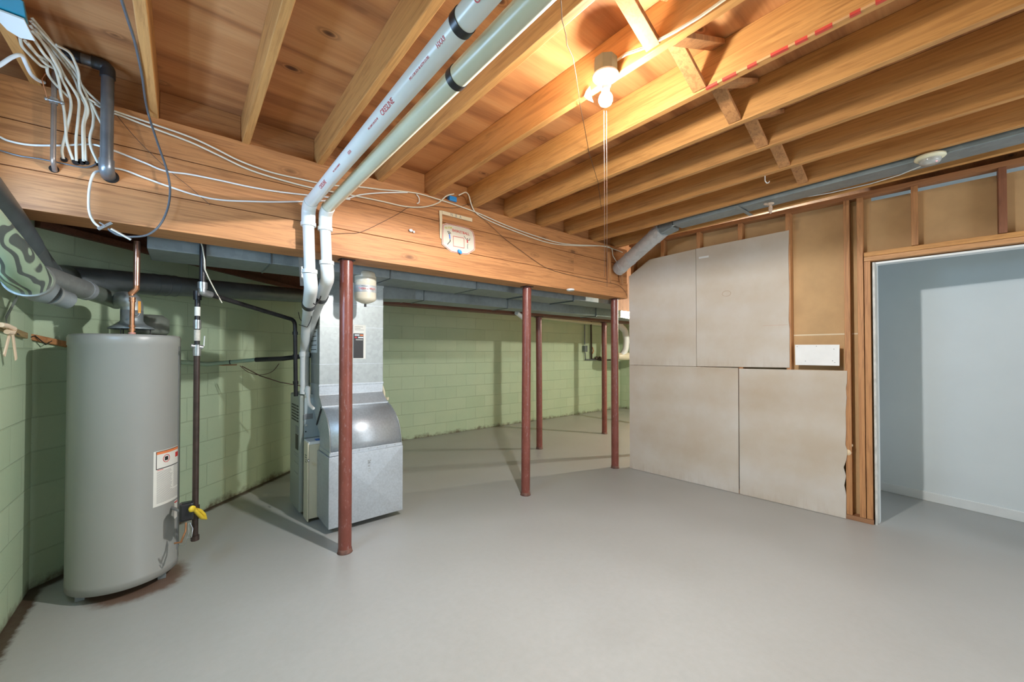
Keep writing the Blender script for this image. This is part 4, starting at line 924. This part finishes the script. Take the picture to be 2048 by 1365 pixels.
cable('cable', [(178, 198, BF-.05), (205, 213, BF-.02), (240, 226, BF), (300, 246, BF), (380, 274, BF), (430, 297, BF), (480, 322, BF), (540, 344, BF), (600, 358, BF), (660, 370, BF), (720, 374, BF), (760, 379, BF), (830, 386, BF), (880, 400, BF), (920, 413, BF), (960, 428, BF), (1010, 450, BF), (1070, 472, BF), (1130, 488, BF), (1200, 492, BF), (1226, 498, BF-.01), (1245, 505, BF-.02)], .005, jacket, 'cream cable stapled high on the beam, upper of the pair')
cable('cable', [(190, 208, BF-.04), (215, 222, BF-.01), (240, 231, BF), (300, 254, BF), (380, 284, BF), (440, 312, BF), (500, 340, BF), (570, 362, BF), (630, 377, BF), (700, 390, BF), (760, 402, BF), (810, 413, BF), (848, 414, BF), (876, 406, BF), (893, 392, BF-.01), (908, 388, BF-.02)], .005, jacket, 'cream cable stapled high on the beam, lower of the pair')
cable('cable', [(917, 391, BF-.01), (925, 387, BF-.02), (932, 385, BF-.02), (938, 392, BF-.01), (943, 410, BF), (952, 426, BF), (975, 440, BF), (1020, 459, BF), (1080, 481, BF), (1115, 489, BF), (1160, 492, BF), (1218, 494, BF), (1226, 512, BF-.02), (1234, 525, BF-.03)], .005, jacket, 'cream cable from the blue plastic box down along the beam to the round duct')
cable('cable', [(833, 389, BF), (838, 396, BF), (838, 405, BF-.005), (834, 407, BF-.005)], .004, jacket_w, 'short white cable ends curling below the clip at the beam middle')
cable('wire', [(640, 470, BF), (690, 467, BF), (720, 465, BF), (760, 447, BF), (800, 426, BF), (820, 415, BF), (870, 413, BF), (910, 416, BF), (935, 409, BF), (950, 405, BF), (965, 408, BF)], .0018, dark_wire, 'thin brown wire on the beam right of the white pipes, rising to the clip', 'wire')
cable('wire', [(938, 410, BF), (950, 425, BF), (965, 437, BF), (985, 455, BF), (1010, 478, BF), (1040, 500, BF), (1070, 522, BF), (1095, 537, BF), (1130, 548, BF), (1170, 557, BF), (1205, 564, BF), (1235, 570, BF), (1250, 583, BF), (1255, 595, BF)], .002, dark_wire, 'thin brown wire sagging from the sign down to the right end of the beam', 'wire')
cable('wire', [(222, 215, BF), (245, 245, BF), (275, 280, BF), (310, 315, BF), (345, 347, BF), (380, 375, BF), (420, 410, BF)], .0015, dark_wire, 'thin brown wire slanting down the left part of the beam', 'wire')
cable('cable', [(0, 301, BF), (40, 312, BF), (80, 318, BF), (130, 328, BF), (165, 335, BF), (182, 333, BF), (192, 328, BF)], .0035, greyp, 'thin grey cable along the beam seam at the far left')
# coax loop: white then dark grey
cable('coaxial_cable', [(202, 342, BF), (190, 345, BF-.02), (183, 358, BF-.04), (178, 385, BF-.05), (178, 420, BF-.05), (186, 442, BF-.05), (198, 454, BF-.05)], .0052, jacket_w, 'white coaxial cable looping out of the beam below the drain pipe')
cable('coaxial_cable', [(216, 458, BF-.05), (235, 470, BF-.05), (262, 474, BF-.05), (295, 470, BF-.05), (320, 450, BF-.05), (336, 415, BF-.05), (340, 375, BF-.05), (332, 335, BF-.05), (320, 300, BF-.05), (305, 255, BF-.05), (296, 225, BF-.06), (290, 195, None), (284, 150, None), (270, 85, None), (256, 40, None), (240, -10, None)], .005, cable_d, 'dark grey coaxial cable hanging in a big loop from the ceiling')
gb = AY(208, 455, BF-.052); gb0 = empty('ground_block', gb, 'silver coaxial ground block joining the white and grey cables', 'connector')
MB().bar(AY(196, 459, BF-.05), AY(224, 446, BF-.05), .014, .012).build('block', steel, gb0, bev=.002)
MB().tube([AY(210, 452, BF-.06), AY(199, 445, BF-.06)], .004, 10).build('connector', steel, gb0)
MB().tube([AY(222, 458, BF-.052), AY(262, 480, BF-.052)], .0055, 10).build('foil_sleeve', foil_m, gb0)

# bundle from the teal box to the holes
ho = {0: (128, 319), 1: (152, 323), 2: (164, 323), 3: (172, 323), 4: (196, 327), 5: (124, 318), 6: (132, 320)}
bnd = [
 [(60, 50, 2.45), (95, 100, 2.5), (118, 140, 2.6), (124, 160, 2.7), (135, 180, 2.75), (142, 205, 2.78), (140, 230, 2.78), (131, 270, 2.79), (124, 300, 2.795), (127, 318, BF)],
 [(55, 85, 2.45), (75, 110, 2.5), (92, 120, 2.6), (95, 145, 2.65), (104, 160, 2.72), (120, 178, 2.76), (138, 195, 2.78)],
 [(62, 60, 2.45), (90, 90, 2.5), (112, 118, 2.6), (128, 150, 2.68), (150, 185, 2.75), (158, 205, 2.78), (156, 240, 2.78), (152, 280, 2.79), (153, 322, BF)],
 [(60, 40, 2.45), (88, 75, 2.5), (110, 105, 2.6), (130, 130, 2.68), (150, 160, 2.75), (160, 190, 2.78), (172, 215, 2.78), (166, 250, 2.78), (166, 290, 2.79), (167, 323, BF)],
 [(63, 35, 2.45), (100, 80, 2.5), (130, 118, 2.6), (152, 142, 2.68), (162, 168, 2.74), (175, 195, 2.78), (186, 225, 2.78), (186, 250, 2.78), (180, 275, 2.785), (183, 298, 2.79), (196, 326, BF)],
 [(62, 70, 2.45), (88, 108, 2.5), (108, 132, 2.6), (118, 165, 2.7), (122, 190, 2.76), (128, 220, 2.78), (131, 250, 2.78), (134, 285, 2.79), (146, 320, BF)],
 [(64, 45, 2.45), (105, 88, 2.5), (140, 125, 2.6), (156, 150, 2.7), (160, 180, 2.75), (172, 205, 2.77), (176, 225, 2.78), (168, 255, 2.785), (172, 322, BF)],
 [(50, 82, 2.45), (70, 105, 2.55), (92, 128, 2.6), (122, 145, 2.68), (140, 170, 2.75), (160, 192, 2.78), (180, 203, 2.78), (195, 232, 2.78), (208, 258, 2.79), (214, 275, BF)],
 [(40, 75, 2.45), (44, 92, 2.5), (60, 110, 2.55), (80, 130, 2.6), (92, 134, 2.62)],
 [(112, 90, 2.5), (138, 104, 2.55), (150, 125, 2.6), (157, 145, 2.65), (158, 165, 2.7)],
 [(70, 60, 2.45), (120, 110, 2.6), (145, 142, 2.7), (168, 176, 2.76), (192, 200, 2.79), (215, 218, 2.80)]]
bl = ['leftmost cable of the bundle, entering the leftmost beam hole', 'short cream cable crossing under the bundle from the teal box', 'straight cable of the bundle entering the second beam hole',
      'twin-bend cable of the bundle entering the middle beam hole', 'rightmost cable of the bundle curving to the last small beam hole', 'cable of the bundle passing just right of the grounded copper pipe',
      'cable of the bundle bowing in behind the middle ones', 'long cable of the bundle ending behind the dark drain pipe', 'short low cable beneath the white lid of the teal box',
      'short arching cable above the bundle near the dark elbow', 'cable of the bundle carrying on to the stapled beam run']
for pts, lb in zip(bnd, bl):
    cable('cable', pts, .0056, jacket, lb, 'cable', 'cables from the teal junction box')
bxp = AD(30, 42, 2.02)
JB = empty('junction_box', bxp, 'teal plastic junction box with a white cover by the ceiling', 'junction box')
MB().hexa([AZ(-30, 40, 2.60), AZ(55, 50, 2.60), AZ(46, 2, 2.60), AZ(-30, -30, 2.60), AZ(-30, 40, 2.66), AZ(58, 50, 2.66), AZ(48, 2, 2.66), AZ(-30, -30, 2.66)]).build('box', teal, JB, bev=.003)
q = [AZ(-25, 20, 2.59), AZ(0, 22, 2.59), AZ(48, 40, 2.59), AZ(60, 64, 2.59), AZ(70, 82, 2.59), AZ(40, 76, 2.59), AZ(14, 60, 2.59), AZ(0, 45, 2.59), AZ(-25, 30, 2.59)]
MB().prism(q, (0, 0, .006)).build('cover', plain('white_plastic_cover', (.80, .83, .80), .3, 0, .02), JB)
# white cable from the far left
cable('cable', [(-20, 140, 2.42), (0, 130, 2.42), (25, 114, 2.41), (43, 111, 2.42), (52, 128, 2.5), (62, 148, 2.6), (75, 160, 2.7), (88, 165, 2.76)], .007, jacket_w, 'thick white cable sagging in from the left edge')
# copper/grey grounded pipe
cz = AY(110, 165, 2.765); cz1 = AY(106, 322, 2.765)
CG = empty('conduit', (cz1.x, 2.765, cz1.z), 'slim grey-copper pipe with a ground clamp dropping into the beam', 'pipe')
MB().tube([Vector((cz1.x, 2.765, 2.83)), cz1, AY(110, 342, 2.81)], .0095, 16, fillet=.015).build('pipe', plain('tarnished_copper', (.33, .27, .23), .35, .6, .35, 6), CG)
MB().tube([AY(93, 198, 2.755), AY(125, 206, 2.755)], .005, 10).sphere(AY(93, 198, 2.755), .008).sphere(AY(124, 206, 2.755), .009).tube([AY(108, 197, 2.765), AY(107, 208, 2.765)], .014, 14).build('ground_clamp', steel, CG)
MB().tube([AY(94, 195, 2.74), AY(88, 175, 2.72), AY(84, 158, 2.72), AY(90, 147, 2.72), AY(96, 150, 2.72)], .0022, 6).build('ground_wire', copper, CG)
# dark drain pipe with elbow
dz1 = AY(213, 340, 2.755); dt = AY(213, 150, 2.755)
DP = empty('drain_pipe', (dz1.x, 2.755, dz1.z), 'dark grey pipe with a 90 degree elbow dropping into the beam', 'pipe')
lft = AY(125, 108, 2.755); e_ = Vector((dz1.x, 2.755, AY(213, 133, 2.755).z)); lft.z = e_.z
MB().tube([lft, e_, Vector((dz1.x, 2.755, dz1.z+.02))], .024, 24, fillet=.03).build('pipe', greyp, DP)
MB().tube([lft, e_+Vector((-.09, 0, 0))], .0245, 24).build('black_section', rubber, DP)
MB().tube([e_+Vector((-.055, 0, 0)), e_, e_+Vector((0, 0, -.055))], .0285, 24, fillet=.04).build('elbow', plain('dark_elbow', (.06, .065, .07), .35, .4), DP)
MB().tube([Vector((dz1.x, 2.755, dz1.z+.05)), Vector((dz1.x, 2.755, dz1.z)), AY(217, 352, 2.815)], .0285, 24, fillet=.02).build('hub', greyp, DP)

# blue plastic box
pb = AY(908, 397, 2.79); BBX = MB().box(pb.x-.035, pb.x+.035, 2.80, 2.84, pb.z-.018, pb.z+.022)
tag(BBX.build('plastic_box', blue_pl, bev=.004), 'small blue plastic electrical box on top of the beam above the sign', 'junction box')
# white ring under the beam
rp = AZ(1141, 580, 2.052); tag(MB().tube([rp+Vector((math.cos(a)*.032, math.sin(a)*.032, 0)) for a in [2*PI*i/24 for i in range(25)]], .0095, 10, cap=False).lathe([(.001, 0), (.03, .0)], rp, 24).build('ring', white_p), 'small white plastic ring under the beam beside the middle post', 'ring')

# ================================================================== BASKETBALL SIGN
SY = 2.803
def sgn(px, py): return AY(px, py, SY)
out_px = [(885, 449), (893, 446.5), (920, 452), (938, 457), (946, 463), (949.5, 474), (950, 497), (949, 501), (936, 509), (928, 509), (902, 504), (884, 489), (884, 470)]
SG = empty('basketball_sign', sgn(917, 500), 'white toy basketball backboard sign on the beam, printed BASKETBALL', 'sign')
BKB = MB().prism([sgn(a_, b_) for a_, b_ in out_px], (0, .004, 0)).build('backboard', sign_m, SG)
cx_ = sum(a_ for a_, b_ in out_px)/len(out_px); cy_ = sum(b_ for a_, b_ in out_px)/len(out_px)
inn = [AY(cx_+(a_-cx_)*.955, cy_+(b_-cy_)*.955, SY-.001) for a_, b_ in out_px]
MB().tube(inn+[inn[0]], .0019, 6, cap=False).build('red_border', red_ink, BKB)
sq = [AY(a_, b_, SY-.001) for a_, b_ in ((906.5, 472.5), (928, 476.5), (928.5, 496.5), (907, 492.5))]
MB().tube(sq+[sq[0]], .002, 4, cap=False).build('target_square', red_ink, BKB)
pA = AY(922, 465, SY-.0012); text('BASKETBALL', .030, frame(pA, (1, 0, -.02), (0, 0, 1)), red_ink, BKB, 'lettering', .0006, 1.0)
pA = AY(897, 456, SY-.0012); text('ALL STAR', .022, frame(pA, (1, 0, .18), (0, 0, 1)), yel_ink, BKB, 'lettering', .0006, .75)
pA = AY(937.5, 471, SY-.0012); text('OFFICIAL', .008, frame(pA, (1, 0, -.02), (0, 0, 1)), ink, BKB, 'lettering', .0004, 1) if False else None
def limb(pts, r, mat, nm): MB().tube([AY(a_, b_, SY-.0015) for a_, b_ in pts], r, 6).build(nm, mat, BKB)
limb([(895, 463), (898, 468), (899, 470)], .002, ink, 'figure'); limb([(902, 468), (899, 464), (896, 463)], .002, ink, 'figure')
limb([(899, 469), (899.5, 474), (900, 478)], .005, blue_ink, 'figure_shirt'); limb([(900, 479), (900.5, 483), (897.5, 486), (895, 489)], .003, ink, 'figure'); MB().sphere(AY(898.5, 467, SY-.0015), .004).build('figure', ink, BKB)
limb([(928, 472), (931, 477), (934, 480)], .0018, ink, 'figure'); limb([(935, 481), (939, 481), (940, 477)], .0018, ink, 'figure')
limb([(934.5, 480), (935, 486)], .005, red_ink, 'figure_shirt'); limb([(935.5, 488), (935, 494), (935.5, 498)], .003, ink_g, 'figure'); MB().sphere(AY(935, 478, SY-.0015), .004).build('figure', ink, BKB)
pb = AY(919.5, 503.5, SY-.012)
MB().sphere(pb, .016, (1.1, .8, .9), 10).sphere(pb+Vector((.008, -.004, -.010)), .011, n=8).sphere(pb+Vector((-.009, .0, .006)), .011, n=8).build('hoop_stub', blue_pl, SG)
# masking tape: vertical and horizontal strip lettered N B A
def strip(pts, nm, lb):
    e = empty(nm, AY(*pts[0], SY), lb, 'tape'); MB().prism([AY(a_, b_, SY-.0) for a_, b_ in pts], (0, .0015, 0)).build('strip', tape_c, e); return e
strip([(878.5, 421), (884, 421.5), (884.5, 440), (883, 478), (880, 476), (879.5, 440)], 'masking_tape', 'vertical strip of masking tape left of the basketball sign')
e = strip([(884.5, 421.5), (944.5, 437), (944.5, 444), (884.5, 428.5)], 'masking_tape', 'slanting strip of masking tape lettered N B A above the sign')
text('N   B   A', .036, frame(AY(912, 432, SY-.001), AY(944, 441, SY)-AY(884, 425, SY), (0, 0, 1)), ink_g, e, 'lettering', .0004, .8)
tag(MB().sphere(AY(822, 461, 2.80), .014, (1.2, .5, .8), 8).sphere(AY(828, 464, 2.80), .009, (1, .5, 1), 8).build('paper_scrap', white_board), 'crumpled white paper scrap stuck on the beam left of the sign', 'paper')

# ================================================================== FAR WALL FITTINGS
wb0 = lambda a_, b_: AY(a_, b_, 5.93)
tag(MB().tube([AY(1072, 634, 5.94), AY(1215, 651, 5.94)], .037, 20).build('drain_pipe', pvc_y), 'pale plastic drain pipe hung along the far green wall', 'pipe')
tag(MB().tube([AY(1033, 626, 4.04), AY(1040, 631, 4.07), AY(1046, 636, 4.09)], .03, 18).build('duct_elbow', white_p), 'pale duct elbow under the second duct by the middle post', 'duct')
CD = empty('electrical_conduit', wb0(1170, 700), 'grey conduit and small switch box on the far green wall', 'conduit')
q = wb0(1170, 698); MB().box(q.x-.045, q.x+.045, 5.89, 5.97, q.z-.07, q.z+.07).build('switch_box', greyp, CD, bev=.005)
MB().tube([wb0(1169.5, 690), wb0(1169.5, 650)], .014, 10).tube([wb0(1170, 705), wb0(1171, 720), wb0(1222, 720)], .014, 10).build('conduit', greyp, CD)
WP = empty('water_pipe', wb0(1183, 700), 'dark water pipe with valves on the far green wall', 'pipe')
MB().tube([wb0(1182, 640), wb0(1183, 718), wb0(1200, 721), wb0(1225, 720)], .018, 10).build('pipe', brownp, WP)
for a_ in (1193, 1200): MB().sphere(wb0(a_, 717), .055, (1, .6, .8), 10).build('valve', brownp, WP)
MB().tube([wb0(1185, 695), wb0(1187, 702), wb0(1185, 708)], .012, 8).build('copper_fitting', copper, WP)
DX = empty('white_duct_elbow', AD(1245, 680, 8.7), 'white insulated round duct bending down beyond the far right post', 'duct')
MB().tube([AD(1238, 640, 8.7), AD(1240, 652, 8.7), AD(1250, 662, 8.7), AD(1253, 680, 8.7), AD(1251, 700, 8.7), AD(1243, 713, 8.7)], .066, 16, fillet=.05).build('bend', white_p, DX)
MB().tube([AD(1236, 713, 8.7), AD(1250, 713, 8.7), Vector((8.495, AD(1250, 713, 8.7).y, AD(1250, 713, 8.7).z))], .08, 16).build('sleeve', cream, DX)

# back-area bulb (lights the room beyond the beam)
f = empty('bulb_fixture', (6.9, 2.05, 2.4), 'second bare bulb in the room behind the drywall wall', 'lamp')
MB().tube([(6.9, 2.05, 2.834), (6.9, 2.05, 2.27)], .006, 8).build('cord', cable_d, f)
MB().lathe([(0, .04), (.02, .04), (.022, 0), (0, 0)], (6.9, 2.05, 2.235), 20).build('socket', white_p, f)
MB().lathe([(.0001, -.032), (.014, -.0285), (.024, -.021), (.030, -.008), (.0305, .002), (.027, .014), (.019, .025), (.0155, .034), (.015, .042)], (6.9, 2.05, 2.20), 24).build('bulb', bulb2_m, f)
